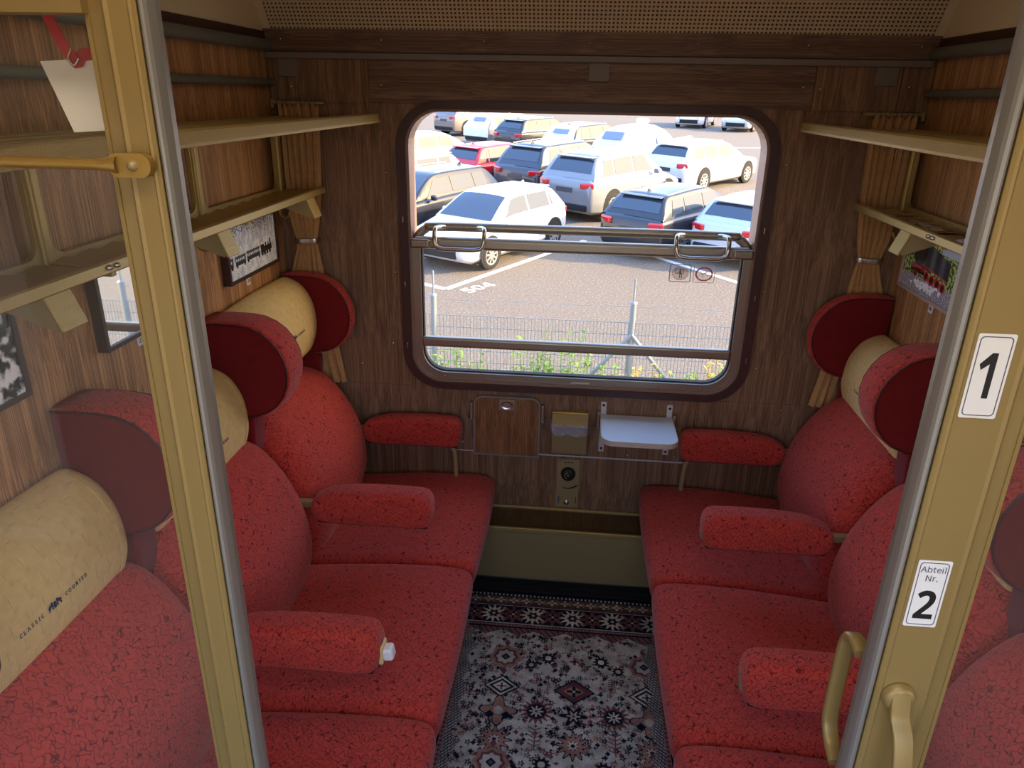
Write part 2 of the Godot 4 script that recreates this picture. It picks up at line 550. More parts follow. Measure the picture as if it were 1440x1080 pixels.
# ---------------------------------------------------------------- start
func _ready() -> void:
	rng.seed = 7
	var cam := Camera3D.new()
	cam.name = "camera"
	cam.position = Vector3(0, 1.93, 2.65)
	cam.rotation_degrees = Vector3(-21.65, 5.039, 1.061)
	cam.fov = 55.4
	cam.near = 0.02; cam.far = 300.0
	add_child(cam)
	cam.current = true
	var env := Environment.new()
	env.background_mode = Environment.BG_SKY
	var sky := Sky.new()
	var sm := ProceduralSkyMaterial.new()
	sm.sky_top_color = Color(0.50, 0.64, 0.86); sm.sky_horizon_color = Color(0.90, 0.90, 0.90)
	sm.ground_bottom_color = Color(0.36, 0.34, 0.31); sm.ground_horizon_color = Color(0.6, 0.58, 0.55)
	sm.energy_multiplier = 3.3
	sm.sun_angle_max = 55.0; sm.sun_curve = 0.55  # hazy glow round the low sun
	sky.sky_material = sm
	env.sky = sky
	env.ambient_light_source = Environment.AMBIENT_SOURCE_SKY
	env.tonemap_mode = Environment.TONE_MAPPER_LINEAR
	env.tonemap_exposure = 1.45
	env.sdfgi_enabled = true; env.ssao_enabled = true; env.ssil_enabled = true
	var we := WorldEnvironment.new()
	we.name = "environment"
	we.environment = env
	add_child(we)
	var sun := DirectionalLight3D.new()  # low in the right-hand sky, almost along the coach
	sun.name = "sun"
	add_child(sun)
	sun.look_at_from_position(Vector3(0.93, 0.40, -0.03) * 50, Vector3.ZERO)
	sun.light_color = Color(1.0, 0.87, 0.66)
	sun.light_energy = 3.0
	sun.light_angular_distance = 0.6
	sun.shadow_enabled = true
	materials()
	shell()
	window_wall()
	fittings()
	corridor()
	seats()
	racks()
	pictures()
	curtains()
	rug()
	doors()
	outside()

# ---------------------------------------------------------------- room
func shell() -> void:
	var g := Geo.new()
	g.span(Vector3(-3.3, -0.08, -0.09), Vector3(3.3, 0, 2.86))
	struct("floor", g, M.floor)
	g = Geo.new()
	g.span(Vector3(-3.3, 2.49, -0.09), Vector3(3.3, 2.57, 2.86))
	struct("ceiling", g, M.ceiling)
	for s in [-1.0, 1.0]:
		var side := "left" if s < 0 else "right"
		g = Geo.new()
		g.span(Vector3(s * 1.1, 0, 0), Vector3(s * 1.15, 2.085, 1.955))
		var w := struct("wall_" + side, g, M.side_wood)
		g = Geo.new()
		g.span(Vector3(s * 1.1, 2.112, 0), Vector3(s * 1.15, 2.49, 1.955))
		part(w, "upper_panel", g, M.ceiling, "cream painted panel above the wood")
		g = Geo.new()
		g.span(Vector3(s * 1.093, 2.085, 0), Vector3(s * 1.15, 2.112, 1.955))
		struct("trim_6" if s < 0 else "trim_7", g, M.dark_trim)
		for y in [2.068, 1.952]:
			g = Geo.new()
			g.tube(pts3([s * 1.086, y, 0.012, s * 1.086, y, 1.94]), 0.019 if y > 2 else 0.013, 10)
			struct("trim_%d" % (2 + (0 if s < 0 else 2) + (0 if y > 2 else 1)), g, M.grey_green)
	# perforated cove between window wall and ceiling
	g = Geo.new()
	g.quad(Vector3(-1.075, 2.118, 0.006), Vector3(1.075, 2.118, 0.006), Vector3(1.075, 2.488, 0.25), Vector3(-1.075, 2.488, 0.25))
	M.perf.uv1_scale = Vector3(80, 16.5, 1)
	var cove := struct("trim_1", g, M.perf)
	for s in [-1.0, 1.0]:
		g = Geo.new()
		var xa: float = minf(s * 1.072, s * 1.1)
		var xb: float = maxf(s * 1.072, s * 1.1)
		g.quad(Vector3(xa, 2.118, 0.008), Vector3(xb, 2.118, 0.008), Vector3(xb, 2.488, 0.252), Vector3(xa, 2.488, 0.252))
		g.quad(Vector3(xa, 2.488, 0.246), Vector3(xb, 2.488, 0.246), Vector3(xb, 2.118, 0.002), Vector3(xa, 2.118, 0.002))
		part(cove, "edge_strip", g, M.ceiling)
	# lamp under the ceiling, out of frame, its glow added to brighten the compartment
	var lamp := thing("added_ceiling_lamp", "long white diffuser lamp added out of view to brighten the compartment", "lamp", Vector3(0, 2.49, 1.05))
	g = Geo.new()
	g.rbox(Vector3(0, -0.02, 0), Vector3(1.26, 0.04, 0.30), 0.01)
	part(lamp, "housing", g, M.white)
	g = Geo.new()
	g.rbox(Vector3(0, -0.05, 0), Vector3(1.2, 0.03, 0.24), 0.012)
	part(lamp, "diffuser", g, mat(rgb8(255, 246, 230), 0.5, 0.0, {"emission_enabled": true, "emission": Color(1.0, 0.93, 0.8), "emission_energy_multiplier": 0.5}))
	area(lamp, "added_lamp_light", Vector3(0, -0.072, 0), Vector3(-90, 0, 0), Vector2(1.2, 0.24), Color(1.0, 0.93, 0.84), 0.10)

func area(parent: Node3D, called: String, at: Vector3, turn: Vector3, size: Vector2, c: Color, e: float) -> void:
	var l := AreaLight3D.new()
	l.name = called
	parent.add_child(l)
	l.position = at; l.rotation_degrees = turn
	l.area_size = size
	l.light_color = c
	l.light_energy = e
	l.area_range = 12.0
	l.shadow_enabled = true

func screw(parent: Node, at: Vector3, r := 0.005, m: Material = null) -> void:
	var g := Geo.new()
	g.lathe([Vector2(0.0001, r * 0.55), Vector2(r * 0.6, r * 0.42), Vector2(r, 0)], Transform3D(Basis(Vector3.RIGHT, Vector3(0, 0, 1), Vector3(0, -1, 0)), at), 8)
	part(parent, "screw", g, m if m else M.steel)

func window_wall() -> void:
	var g := Geo.new()
	var seg := 6
	g.ring(rrect(-1.15, -0.08, 1.15, 2.49, 0.0005, seg), rrect(-0.63, 0.862, 0.63, 1.888, 0.125, seg), face_z(0, 0, -0.09), 0.09)
	var w := struct("wall_back", g, M.back_wood)
	# header boards above the window
	g = Geo.new(); g.span(Vector3(-0.742, 1.895, 0), Vector3(0.732, 2.03, 0.008)); part(w, "board", g, M.header_wood, "dark board with grain running across")
	g = Geo.new(); g.span(Vector3(-1.098, 1.892, 0), Vector3(-0.745, 2.03, 0.007)); part(w, "board", g, M.back_wood)
	g = Geo.new(); g.span(Vector3(0.735, 1.895, 0), Vector3(1.0, 2.03, 0.007)); part(w, "board", g, M.back_wood)
	g = Geo.new(); g.span(Vector3(1.003, 1.895, 0), Vector3(1.098, 2.03, 0.006)); part(w, "board", g, M.back_wood)
	g = Geo.new(); g.span(Vector3(-1.098, 2.052, 0), Vector3(1.098, 2.12, 0.012)); part(w, "board", g, M.header_wood, "dark board under the perforated cove")
	g = Geo.new(); g.rbox(Vector3(-0.01, 2.039, 0.012), Vector3(2.19, 0.02, 0.016), 0.003); part(w, "strip", g, M.strip, "thin grey strip above the window")
	for x in [-1.022, 0.037, 0.95]:
		g = Geo.new(); g.rbox(Vector3(x, 2.0, 0.012), Vector3(0.068, 0.056, 0.01), 0.002); part(w, "tab", g, M.strip, "grey square tab under the strip")
	# boards below the window with bright joints
	g = Geo.new(); g.span(Vector3(-0.478, 0.58, 0), Vector3(0.478, 0.862, 0.003)); part(w, "board", g, M.back_wood)
	g = Geo.new(); g.span(Vector3(-0.478, 0.30, 0), Vector3(0.478, 0.571, 0.003)); part(w, "board", g, M.back_wood)
	for s in [-1.0, 1.0]:
		g = Geo.new(); g.span(Vector3(s * 0.481, 0.30, 0), Vector3(s * 1.098, 0.848, 0.003)); part(w, "board", g, M.back_wood)
	g = Geo.new(); g.rbox(Vector3(0, 0.5755, 0.003), Vector3(0.96, 0.006, 0.006), 0.002); part(w, "joint_strip", g, M.white_metal, "bright metal strip between boards")
	for x in [-0.4795, 0.4795]:
		g = Geo.new(); g.rbox(Vector3(x, 0.715, 0.002), Vector3(0.0035, 0.28, 0.005), 0.001); part(w, "joint_strip", g, M.steel)
	for p in [[-0.70, 1.66], [0.685, 1.72], [-0.68, 1.3], [0.67, 1.28], [0.685, 0.985], [0.80, 0.82], [-0.83, 0.93], [-0.70, 1.02], [-0.43, 0.612], [0.235, 0.592], [0.42, 0.60], [0.62, 0.62], [-0.60, 0.62], [-1.02, 1.94], [-0.70, 1.95], [1.03, 1.97], [0.70, 1.965], [0.755, 1.96]]:
		screw(w, Vector3(p[0], p[1], 0.003 if p[1] < 1.89 else 0.008))
	for k in 7:
		screw(w, Vector3(-1.04 + k * 0.347, 2.088, 0.012), 0.004)
	# the window itself
	g = Geo.new()
	g.ring(rrect(-0.657, 0.845, 0.657, 1.903, 0.15, 8), rrect(-0.622, 0.872, 0.622, 1.877, 0.118, 8), face_z(0, 0, 0), 0.016)
	var win := struct("window_1", g, M.window_brown)
	g = Geo.new()
	g.ring(rrect(-0.629, 0.863, 0.629, 1.887, 0.124, 8), rrect(-0.614, 0.882, 0.614, 1.868, 0.112, 8), face_z(0, 0, -0.095), 0.1)
	part(win, "lining", g, mat(rgb8(150, 120, 104), 0.4, 0.2), "pale brown metal lining of the opening")
	g = Geo.new()
	g.ring(rrect(-0.614, 0.882, 0.614, 1.43, 0.112, 8, 0.01), rrect(-0.585, 0.908, 0.588, 1.40, 0.09, 8, 0.008), face_z(0, 0, -0.055), 0.05)
	part(win, "sash_frame", g, M.alu, "aluminium frame of the lowered sash")
	g = Geo.new()
	g.ring(rrect(-0.586, 0.907, 0.589, 1.40, 0.091, 8, 0.009), rrect(-0.580, 0.913, 0.583, 1.395, 0.086, 8, 0.006), face_z(0, 0, -0.045), 0.026)
	part(win, "seal", g, M.rubber)
	g = Geo.new()
	g.ribbon(smooth_path([-0.607, 1.40, -0.045, -0.598, 1.432, -0.045, -0.57, 1.458, -0.045, -0.52, 1.468, -0.045, -0.1, 1.469, -0.045, 0.1, 1.469, -0.045, 0.52, 1.468, -0.045, 0.57, 1.458, -0.045, 0.598, 1.432, -0.045, 0.607, 1.40, -0.045], 5), 0.028, 0.032, Vector3(0, 0, 1))
	part(win, "upper_rail", g, M.alu, "rounded aluminium rail")
	g = Geo.new()
	g.rbox(Vector3(0, 1.414, -0.012), Vector3(1.216, 0.044, 0.03), 0.012, Basis(), 4)
	part(win, "pull_rail", g, M.alu, "rounded aluminium pull rail")
	for s in [-1.0, 1.0]:
		g = Geo.new()
		g.rbox(Vector3(s * 0.582, 1.412, 0.0), Vector3(0.075, 0.036, 0.022), 0.01)
		part(win, "rail_bracket", g, M.alu)
		var c: float = s * 0.4325
		g = Geo.new()
		g.tube(smooth_path([c - 0.062, 1.47, -0.028, c - 0.08, 1.472, -0.01, c - 0.09, 1.468, 0.015, c - 0.09, 1.44, 0.03, c - 0.084, 1.412, 0.034, c - 0.06, 1.402, 0.036, c, 1.401, 0.036, c + 0.06, 1.402, 0.036, c + 0.084, 1.412, 0.034, c + 0.09, 1.44, 0.03, c + 0.09, 1.468, 0.015, c + 0.08, 1.472, -0.01, c + 0.062, 1.47, -0.028], 5), 0.0085, 8)
		part(win, "handle", g, M.steel, "bright metal bow handle")
	g = Geo.new()
	g.rbox(Vector3(0, 1.029, -0.022), Vector3(1.176, 0.04, 0.03), 0.01, Basis(), 3)
	part(win, "cross_bar", g, M.alu, "aluminium cross bar")
	g = Geo.new(); g.quad(Vector3(-0.585, 0.906, -0.035), Vector3(0.588, 0.906, -0.035), Vector3(0.588, 1.40, -0.035), Vector3(-0.585, 1.40, -0.035)); part(win, "pane", g, M.dusty_glass, "slightly dusty pane")
	g = Geo.new(); g.rbox(Vector3(0.03, 0.8905, -0.002), Vector3(0.075, 0.007, 0.006), 0.002); part(win, "maker_plate", g, M.white_metal)
	for k in 7:
		screw(win, Vector3(-0.5 + k * 0.165, 0.893, -0.004), 0.004)
	for s in [-1.0, 1.0]:
		for y in [1.5, 1.26, 1.02]:
			g = Geo.new(); g.rbox(Vector3(s * 0.640, y, 0.017), Vector3(0.005, 0.022, 0.004), 0.002); part(win, "clip", g, M.steel)
	# two square stickers on the pane
	for k in 2:
		var im := Image.create(96, 96, false, Image.FORMAT_RGBA8)
		im.fill(Color(0.8, 0.8, 0.78, 0.10))
		for y in 96:
			for x in 96:
				var p := Vector2(x - 47.5, y - 47.5)
				var q := p.abs() - Vector2(36, 36)
				var d := Vector2(maxf(q.x, 0), maxf(q.y, 0)).length() + minf(maxf(q.x, q.y), 0)
				var r := p.length()
				if d > 9.5: im.set_pixel(x, y, Color(0, 0, 0, 0))
				elif d > 6: im.set_pixel(x, y, Color(0.28, 0.32, 0.36, 0.85) if k == 0 else Color(0.93, 0.93, 0.9, 0.8))
				elif k == 1 and r < 37 and r > 30: im.set_pixel(x, y, Color(0.85, 0.18, 0.22, 0.95))
				elif k == 1 and r <= 30: im.set_pixel(x, y, Color(0.75, 0.75, 0.72, 0.3))
				elif k == 0 and r < 36:
					im.set_pixel(x, y, Color(0.88, 0.74, 0.66, 0.55))
					if r > 30 and fposmod(p.angle() * 7 / PI, 1.0) < 0.5: im.set_pixel(x, y, Color(0.85, 0.5, 0.42, 0.8))
				var ink := Color(0.25, 0.25, 0.26, 0.9)
				if k == 0:
					var frame: bool = absf(p.x + 3) < 18 and p.y > -24 and p.y < 2 and not (absf(p.x + 3) < 15.5 and p.y > -21.5 and p.y < -0.5)
					var head := p.distance_to(Vector2(0, -18)) < 4
					var torso := absf(p.x - 1 - p.y * 0.1) < 5 and p.y > -13 and p.y < 7
					var leg := (absf(p.x + 1) < 2.2 or absf(p.x - 7) < 2.2) and p.y >= 7 and p.y < 25
					var arm := absf(p.y + 6 - (p.x + 4) * -0.6) < 2.2 and p.x > -15 and p.x < 0
					if frame or head or torso or leg or arm: im.set_pixel(x, y, ink)
				else:
					var bottle := absf(p.x * 0.6 + p.y + 2) < 4 and absf(p.x - p.y * 0.6) < 13
					var bits := p.distance_to(Vector2(10, -12)) < 3 or p.distance_to(Vector2(-6, 13)) < 3 or p.distance_to(Vector2(13, 6)) < 2.5 or p.distance_to(Vector2(-13, -6)) < 2.5
					if bottle or bits: im.set_pixel(x, y, Color(0.95, 0.95, 0.95, 0.9))
		var m := mat(Color.WHITE, 0.5, 0.0, {"transparency": BaseMaterial3D.TRANSPARENCY_ALPHA, "albedo_texture": tex(im), "texture_repeat": false})
		g = Geo.new()
		g.quad(Vector3(-0.041, -0.034, 0), Vector3(0.041, -0.034, 0), Vector3(0.041, 0.034, 0), Vector3(-0.041, 0.034, 0))
		single("window_sticker", g, m, ["round pictogram sticker of a leaning person on the window pane", "red ringed no-throwing sticker on the window pane"][k], "sticker", Vector3(0.373 + k * 0.086, 1.330, -0.0325))

# ---------------------------------------------------------------- things on the window wall
func fittings() -> void:
	var g: Geo
	# folding table, shut flat against the wall
	var t := thing("folding_table", "folded-up wooden table flat against the wall beside the waste bin", "table", Vector3(-0.25, 0.57, 0.003))
	var o := rrect(-0.133, 0, 0.133, 0.257, 0.002, 6, 0.035)
	var n := rrect(-0.127, 0.006, 0.127, 0.251, 0.0015, 6, 0.03)
	g = Geo.new(); g.prism(n, face_z(0, 0, 0.002), 0.016); part(t, "leaf", g, M.table_wood, "brown wood-grain leaf")
	g = Geo.new(); g.ring(o, n, face_z(0, 0, 0), 0.021); part(t, "edging", g, M.edge_strip, "grey metal edging")
	g = Geo.new(); g.rbox(Vector3(0, 0.222, 0.019), Vector3(0.064, 0.044, 0.004), 0.0018)
	var pull := part(t, "pull", g, M.alu, "recessed oval metal pull")
	g = Geo.new(); g.lathe([Vector2(0.0001, 0.0), Vector2(0.014, 0.0005), Vector2(0.019, 0.003), Vector2(0.022, 0.003)], Transform3D(Basis(Vector3(1.15, 0, 0), Vector3(0, 0, 1), Vector3(0, -0.8, 0)), Vector3(0, 0.222, 0.0205)), 20); part(pull, "cup", g, M.steel)
	for s in [-1.0, 1.0]:
		g = Geo.new(); g.rbox(Vector3(s * 0.141, 0.19, 0.012), Vector3(0.012, 0.075, 0.022), 0.003); part(t, "hinge", g, M.alu)
		g = Geo.new(); g.lathe([Vector2(0.0001, 0.008), Vector2(0.007, 0.006), Vector2(0.009, 0)], Transform3D(Basis(Vector3(0, 1, 0), Vector3(s, 0, 0), Vector3(0, 0, 1)), Vector3(s * 0.147, 0.165, 0.014)), 10); part(t, "pivot", g, M.steel)
	# folding table, let down
	t = thing("folding_table", "let-down folding table with pale grey speckled top", "table", Vector3(0.255, 0.77, 0.003))
	var top := PackedVector2Array()
	for p in rrect(-0.14, -0.25, 0.14, -0.01, 0.05, 8, 0.002): top.append(p)
	var lay := Transform3D(Basis(Vector3.RIGHT, Vector3(0, 0, -1), Vector3.UP), Vector3(0, -0.012, 0))
	g = Geo.new(); g.prism(rrect(-0.136, -0.246, 0.136, -0.012, 0.046, 8, 0.002), lay, 0.0135); part(t, "top", g, M.table, "pale grey speckled laminate top")
	g = Geo.new(); g.ring(top, rrect(-0.136, -0.246, 0.136, -0.012, 0.046, 8, 0.002), Transform3D(lay.basis, Vector3(0, -0.018, 0)), 0.02); part(t, "edging", g, mat(rgb8(206, 196, 180), 0.4, 0.2), "cream metal edging")
	for s in [-1.0, 1.0]:
		g = Geo.new(); g.rbox(Vector3(s * 0.127, -0.055, 0.003), Vector3(0.022, 0.215, 0.006), 0.002)
		var br := part(t, "wall_bracket", g, M.white_metal, "white metal wall bracket")
		for y in [0.038, -0.148]:
			g = Geo.new(); g.lathe([Vector2(0.0001, 0.003), Vector2(0.004, 0.002), Vector2(0.0055, 0)], Transform3D(Basis(Vector3.RIGHT, Vector3(0, 0, 1), Vector3(0, -1, 0)), Vector3(s * 0.127, y, 0.006)), 8); part(br, "screw", g, M.dark)
		g = Geo.new(); g.rbox(Vector3(s * 0.146, -0.02, 0.018), Vector3(0.012, 0.075, 0.028), 0.004); part(t, "hinge", g, M.alu)
		g = Geo.new(); g.lathe([Vector2(0.0001, 0.009), Vector2(0.008, 0.007), Vector2(0.010, 0)], Transform3D(Basis(Vector3(0, 1, 0), Vector3(s, 0, 0), Vector3(0, 0, 1)), Vector3(s * 0.152, -0.04, 0.024)), 10); part(t, "pivot", g, M.steel)
	# waste bin between the tables
	t = thing("waste_bin", "small bronze waste bin with flap lid on the window wall", "bin", Vector3(0, 0.60, 0.003))
	g = Geo.new()
	var prof := PackedVector2Array([Vector2(0, 0), Vector2(0.028, 0.0), Vector2(0.036, 0.006), Vector2(0.058, 0.128), Vector2(0.0, 0.128)])
	g.prism(prof, Transform3D(Basis(Vector3(0, 0, 1), Vector3.UP, Vector3(-1, 0, 0)), Vector3(0.068, 0, 0)), 0.136); part(t, "body", g, M.bronze)
	g = Geo.new()
	prof = PackedVector2Array([Vector2(0.0, 0.133), Vector2(0.064, 0.128), Vector2(0.066, 0.134), Vector2(0.022, 0.172), Vector2(0.006, 0.178), Vector2(0.0, 0.176)])
	g.prism(prof, Transform3D(Basis(Vector3(0, 0, 1), Vector3.UP, Vector3(-1, 0, 0)), Vector3(0.070, 0, 0)), 0.140)
	var lid := part(t, "lid", g, M.bronze, "sloping bronze flap lid")
	g = Geo.new(); g.tube(pts3([-0.07, 0.173, 0.02, 0.07, 0.173, 0.02]), 0.006, 10); part(lid, "hinge_roll", g, M.brass)
	# the clear bag pulled over its rim
	g = Geo.new()
	var rows := []
	for j in 7:
		var row := []
		for k in 49:
			var u := k / 48.0
			var x := lerpf(-0.084, 0.084, u)
			var over := clampf((absf(x) - 0.066) / 0.018, 0, 1)
			var z := lerpf(0.064, 0.012, over * over) + 0.004 * sin(u * 41 + j * 1.7) + 0.003 * sin(u * 93 - j * 2.3)
			row.append(Vector3(x + 0.002 * sin(j * 2.1 + u * 30), 0.098 + j * 0.0075 + 0.004 * sin(u * 17) + 0.012 * over, maxf(z + 0.004, 0.002)))
		rows.append(row)
	g.grid(rows)
	single("bin_bag", g, M.plastic, "crumpled clear plastic bag around the bronze bin's rim", "bag", Vector3(0, 0.60, 0.003))
	# heating control
	t = thing("heating_control", "bronze heating control panel with black knob above the heater", "control", Vector3(0.003, 0.34, 0.003))
	g = Geo.new(); g.prism(rrect(-0.045, 0, 0.045, 0.222, 0.008), face_z(0, 0, 0), 0.004); part(t, "plate", g, M.bronze)
	g = Geo.new(); g.lathe([Vector2(0.0001, 0.018), Vector2(0.022, 0.018), Vector2(0.026, 0.015), Vector2(0.029, 0.006), Vector2(0.0305, 0.0)], Transform3D(Basis(Vector3.RIGHT, Vector3(0, 0, 1), Vector3(0, -1, 0)), Vector3(0, 0.157, 0.004)), 28)
	var knob := part(t, "knob", g, M.black, "black round knob")
	g = Geo.new(); g.lathe([Vector2(0.0001, 0.003), Vector2(0.003, 0.002), Vector2(0.004, 0)], Transform3D(Basis(Vector3.RIGHT, Vector3(0, 0, 1), Vector3(0, -1, 0)), Vector3(0, 0.157, 0.022)), 8); part(knob, "screw", g, M.steel)
	g = Geo.new()
	for k in 9:
		var a := deg_to_rad(110 + k * 17)
		g.box(Vector3(cos(a) * 0.013, 0.157 + sin(a) * 0.013, 0.0222), Vector3(0.004, 0.0012, 0.0006), Basis(Vector3(0, 0, 1), a + PI / 2))
	part(knob, "scale_mark", g, M.white)
	g = Geo.new()
	for x in [-0.014, 0.0, 0.014]: g.box(Vector3(x, 0.208, 0.0042), Vector3(0.010, 0.0035, 0.0006))
	part(t, "slot_mark", g, M.black)
	g = Geo.new()
	for k in 10:
		var a := deg_to_rad(-104 + k * 6.2)
		g.box(Vector3(cos(a) * 0.062 - 0.002, 0.152 + sin(a) * 0.062, 0.0042), Vector3(0.0068, 0.003 + k * 0.0006, 0.0006), Basis(Vector3(0, 0, 1), a + PI / 2))
	part(t, "dial_mark", g, M.dark)
	g = Geo.new(); g.lathe([Vector2(0.0001, 0.005), Vector2(0.008, 0.0045), Vector2(0.0085, 0.001), Vector2(0.0115, 0.001), Vector2(0.0115, 0)], Transform3D(Basis(Vector3.RIGHT, Vector3(0, 0, 1), Vector3(0, -1, 0)), Vector3(-0.002, 0.022, 0.004)), 16); part(t, "button", g, M.steel)
	g = Geo.new(); g.box(Vector3(-0.034, 0.036, 0.0042), Vector3(0.005, 0.03, 0.0006)); part(t, "cold_mark", g, mat(rgb8(50, 80, 120), 0.6))
	g = Geo.new(); g.box(Vector3(0.036, 0.036, 0.0042), Vector3(0.004, 0.03, 0.0006)); part(t, "warm_mark", g, mat(rgb8(120, 40, 34), 0.6))
	for p in [[-0.036, 0.212], [0.036, 0.212], [0.037, 0.107], [-0.037, 0.107], [-0.037, 0.012], [0.037, 0.012]]:
		screw(t, Vector3(p[0], p[1], 0.004), 0.004, M.brass)
	# heater casing under the window
	t = thing("heater_casing", "bronze heater casing with perforated top under the window", "heater", Vector3(0, 0, 0.003))
	g = Geo.new()
	g.quad(Vector3(-0.43, 0.302, 0.128), Vector3(0.43, 0.302, 0.128), Vector3(0.43, 0.325, 0.012), Vector3(-0.43, 0.325, 0.012))
	M.grille.uv1_scale = Vector3(49, 6.5, 1)
	part(t, "grille", g, M.grille, "dark perforated grille")
	g = Geo.new(); g.rbox(Vector3(0, 0.328, 0.007), Vector3(0.86, 0.014, 0.012), 0.004); part(t, "rear_strip", g, M.gold_edge)
	g = Geo.new(); g.rbox(Vector3(0, 0.298, 0.132), Vector3(0.86, 0.022, 0.012), 0.004); part(t, "front_strip", g, M.gold_edge)
	g = Geo.new(); g.box(Vector3(0, 0.18, 0.131), Vector3(0.86, 0.225, 0.008)); part(t, "front_panel", g, M.bronze)
	g = Geo.new(); g.rbox(Vector3(0, 0.055, 0.128), Vector3(0.86, 0.03, 0.02), 0.006); part(t, "kick_rail", g, M.black)
	g = Geo.new(); g.box(Vector3(0, 0.022, 0.115), Vector3(0.86, 0.036, 0.01)); part(t, "kick_plate", g, M.dark)
	g = Geo.new(); g.box(Vector3(0, 0.22, 0.05), Vector3(0.84, 0.06, 0.07)); part(t, "heating_coil", g, M.dark)
	for x in [-0.27, -0.14, 0.1, 0.26]:
		g = Geo.new(); g.lathe([Vector2(0.0001, 0.003), Vector2(0.003, 0.002), Vector2(0.0045, 0)], face_z(x, 0.335, 0.006), 8); part(t, "screw", g, M.steel)

# ---------------------------------------------------------------- corridor behind the camera, its windows let daylight in
func corridor() -> void:
	var g := Geo.new()
	for x in [[-3.3, -2.6], [-1.2, -0.7], [0.7, 1.2], [2.6, 3.3]]:
		g.span(Vector3(x[0], 0, 2.80), Vector3(x[1], 2.49, 2.86))
	for x in [[-2.6, -1.2], [-0.7, 0.7], [1.2, 2.6]]:
		g.span(Vector3(x[0], 0, 2.80), Vector3(x[1], 0.82, 2.86))
		g.span(Vector3(x[0], 1.95, 2.80), Vector3(x[1], 2.49, 2.86))
	struct("wall_corridor", g, M.ceiling)
	for s in [-1.0, 1.0]:
		g = Geo.new(); g.span(Vector3(s * 3.24, 0, 1.9), Vector3(s * 3.3, 2.49, 2.86)); struct("wall_corridor_end_" + ("left" if s < 0 else "right"), g, M.ceiling)
		g = Geo.new(); g.span(Vector3(s * 1.1, 0, 1.955), Vector3(s * 3.3, 2.49, 2.01)); struct("wall_passage_" + ("left" if s < 0 else "right"), g, M.ceiling)
	for k in 3:
		var cx := -1.9 + k * 1.9
		g = Geo.new(); g.ring(rrect(cx - 0.73, 0.79, cx + 0.73, 1.98, 0.05), rrect(cx - 0.68, 0.84, cx + 0.68, 1.93, 0.04), face_z(0, 0, 2.785), 0.03)
		var w := struct("window_%d" % (k + 2), g, M.alu)
		g = Geo.new(); g.quad(Vector3(cx - 0.7, 0.82, 2.82), Vector3(cx + 0.7, 0.82, 2.82), Vector3(cx + 0.7, 1.95, 2.82), Vector3(cx - 0.7, 1.95, 2.82)); part(w, "pane", g, M.glass)

	var lamp := thing("added_corridor_lamp", "white diffuser lamp added under the corridor ceiling for more light", "lamp", Vector3(0, 2.49, 2.40))  # unseen lamp, added to throw more light on doors and near seats
	g = Geo.new(); g.rbox(Vector3(0, -0.02, 0), Vector3(1.06, 0.04, 0.24), 0.01); part(lamp, "housing", g, M.white)
	g = Geo.new(); g.rbox(Vector3(0, -0.05, 0), Vector3(1.0, 0.03, 0.18), 0.012); part(lamp, "diffuser", g, mat(rgb8(255, 246, 230), 0.5, 0.0, {"emission_enabled": true, "emission": Color(1.0, 0.93, 0.8), "emission_energy_multiplier": 0.5}))
	area(lamp, "added_corridor_light", Vector3(0, -0.072, 0), Vector3(-90, 0, 0), Vector2(1.0, 0.18), Color(1.0, 0.93, 0.84), 0.35)

# ---------------------------------------------------------------- seats (own axes: x out from the partition, y up, z along the row)
func wing_outline() -> PackedVector2Array:
	var o := PackedVector2Array([Vector2(0.010, 1.0), Vector2(0.06, 0.998)])
	for k in 13:
		var a := -PI / 2 + PI * k / 12
		o.append(Vector2(0.118 + cos(a) * 0.148, 1.147 + sin(a) * 0.150))
	o.append_array([Vector2(0.06, 1.298), Vector2(0.010, 1.296)])
	return o

func add_wing(t: Node3D, z: float, thick: float, support := true) -> void:
	var o := wing_outline()
	var g := Geo.new()
	g.soft(o, thick, 0.012, 0.010, 0.006, Vector3(0, 0, z), 3, 4)
	var w := part(t, "headrest_wing", g, M.velvet, "thick D-shaped red headrest wing")
	for s in [-1.0, 1.0]:
		g = Geo.new()
		var face := PackedVector2Array()
		for p in o: face.append(Vector2(0.13, 1.147) + (p - Vector2(0.13, 1.147)) * 0.965)
		face[0].x = 0.010; face[-1].x = 0.010
		g.prism(face, face_z(0, 0, z + (thick / 2 - 0.003 if s > 0 else -thick / 2 - 0.002)), 0.005)
		part(w, "side_panel", g, M.plush, "smooth red side panel with shade darkened into its colour")
		var path := []
		for p in face: path.append(Vector3(p.x, p.y, z + s * (thick / 2 + 0.0015)))
		g = Geo.new(); g.tube(path, 0.0028, 6); part(w, "piping", g, M.piping)
	if support:
		g = Geo.new()
		g.soft(PackedVector2Array([Vector2(0.004, 0.80), Vector2(0.10, 0.80), Vector2(0.125, 0.86), Vector2(0.13, 0.97), Vector2(0.12, 1.01), Vector2(0.004, 1.01)]), minf(thick * 0.75, 0.08), 0.01, 0.01, 0.0, Vector3(0, 0, z), 3, 2)
		part(t, "wing_post", g, M.plush)

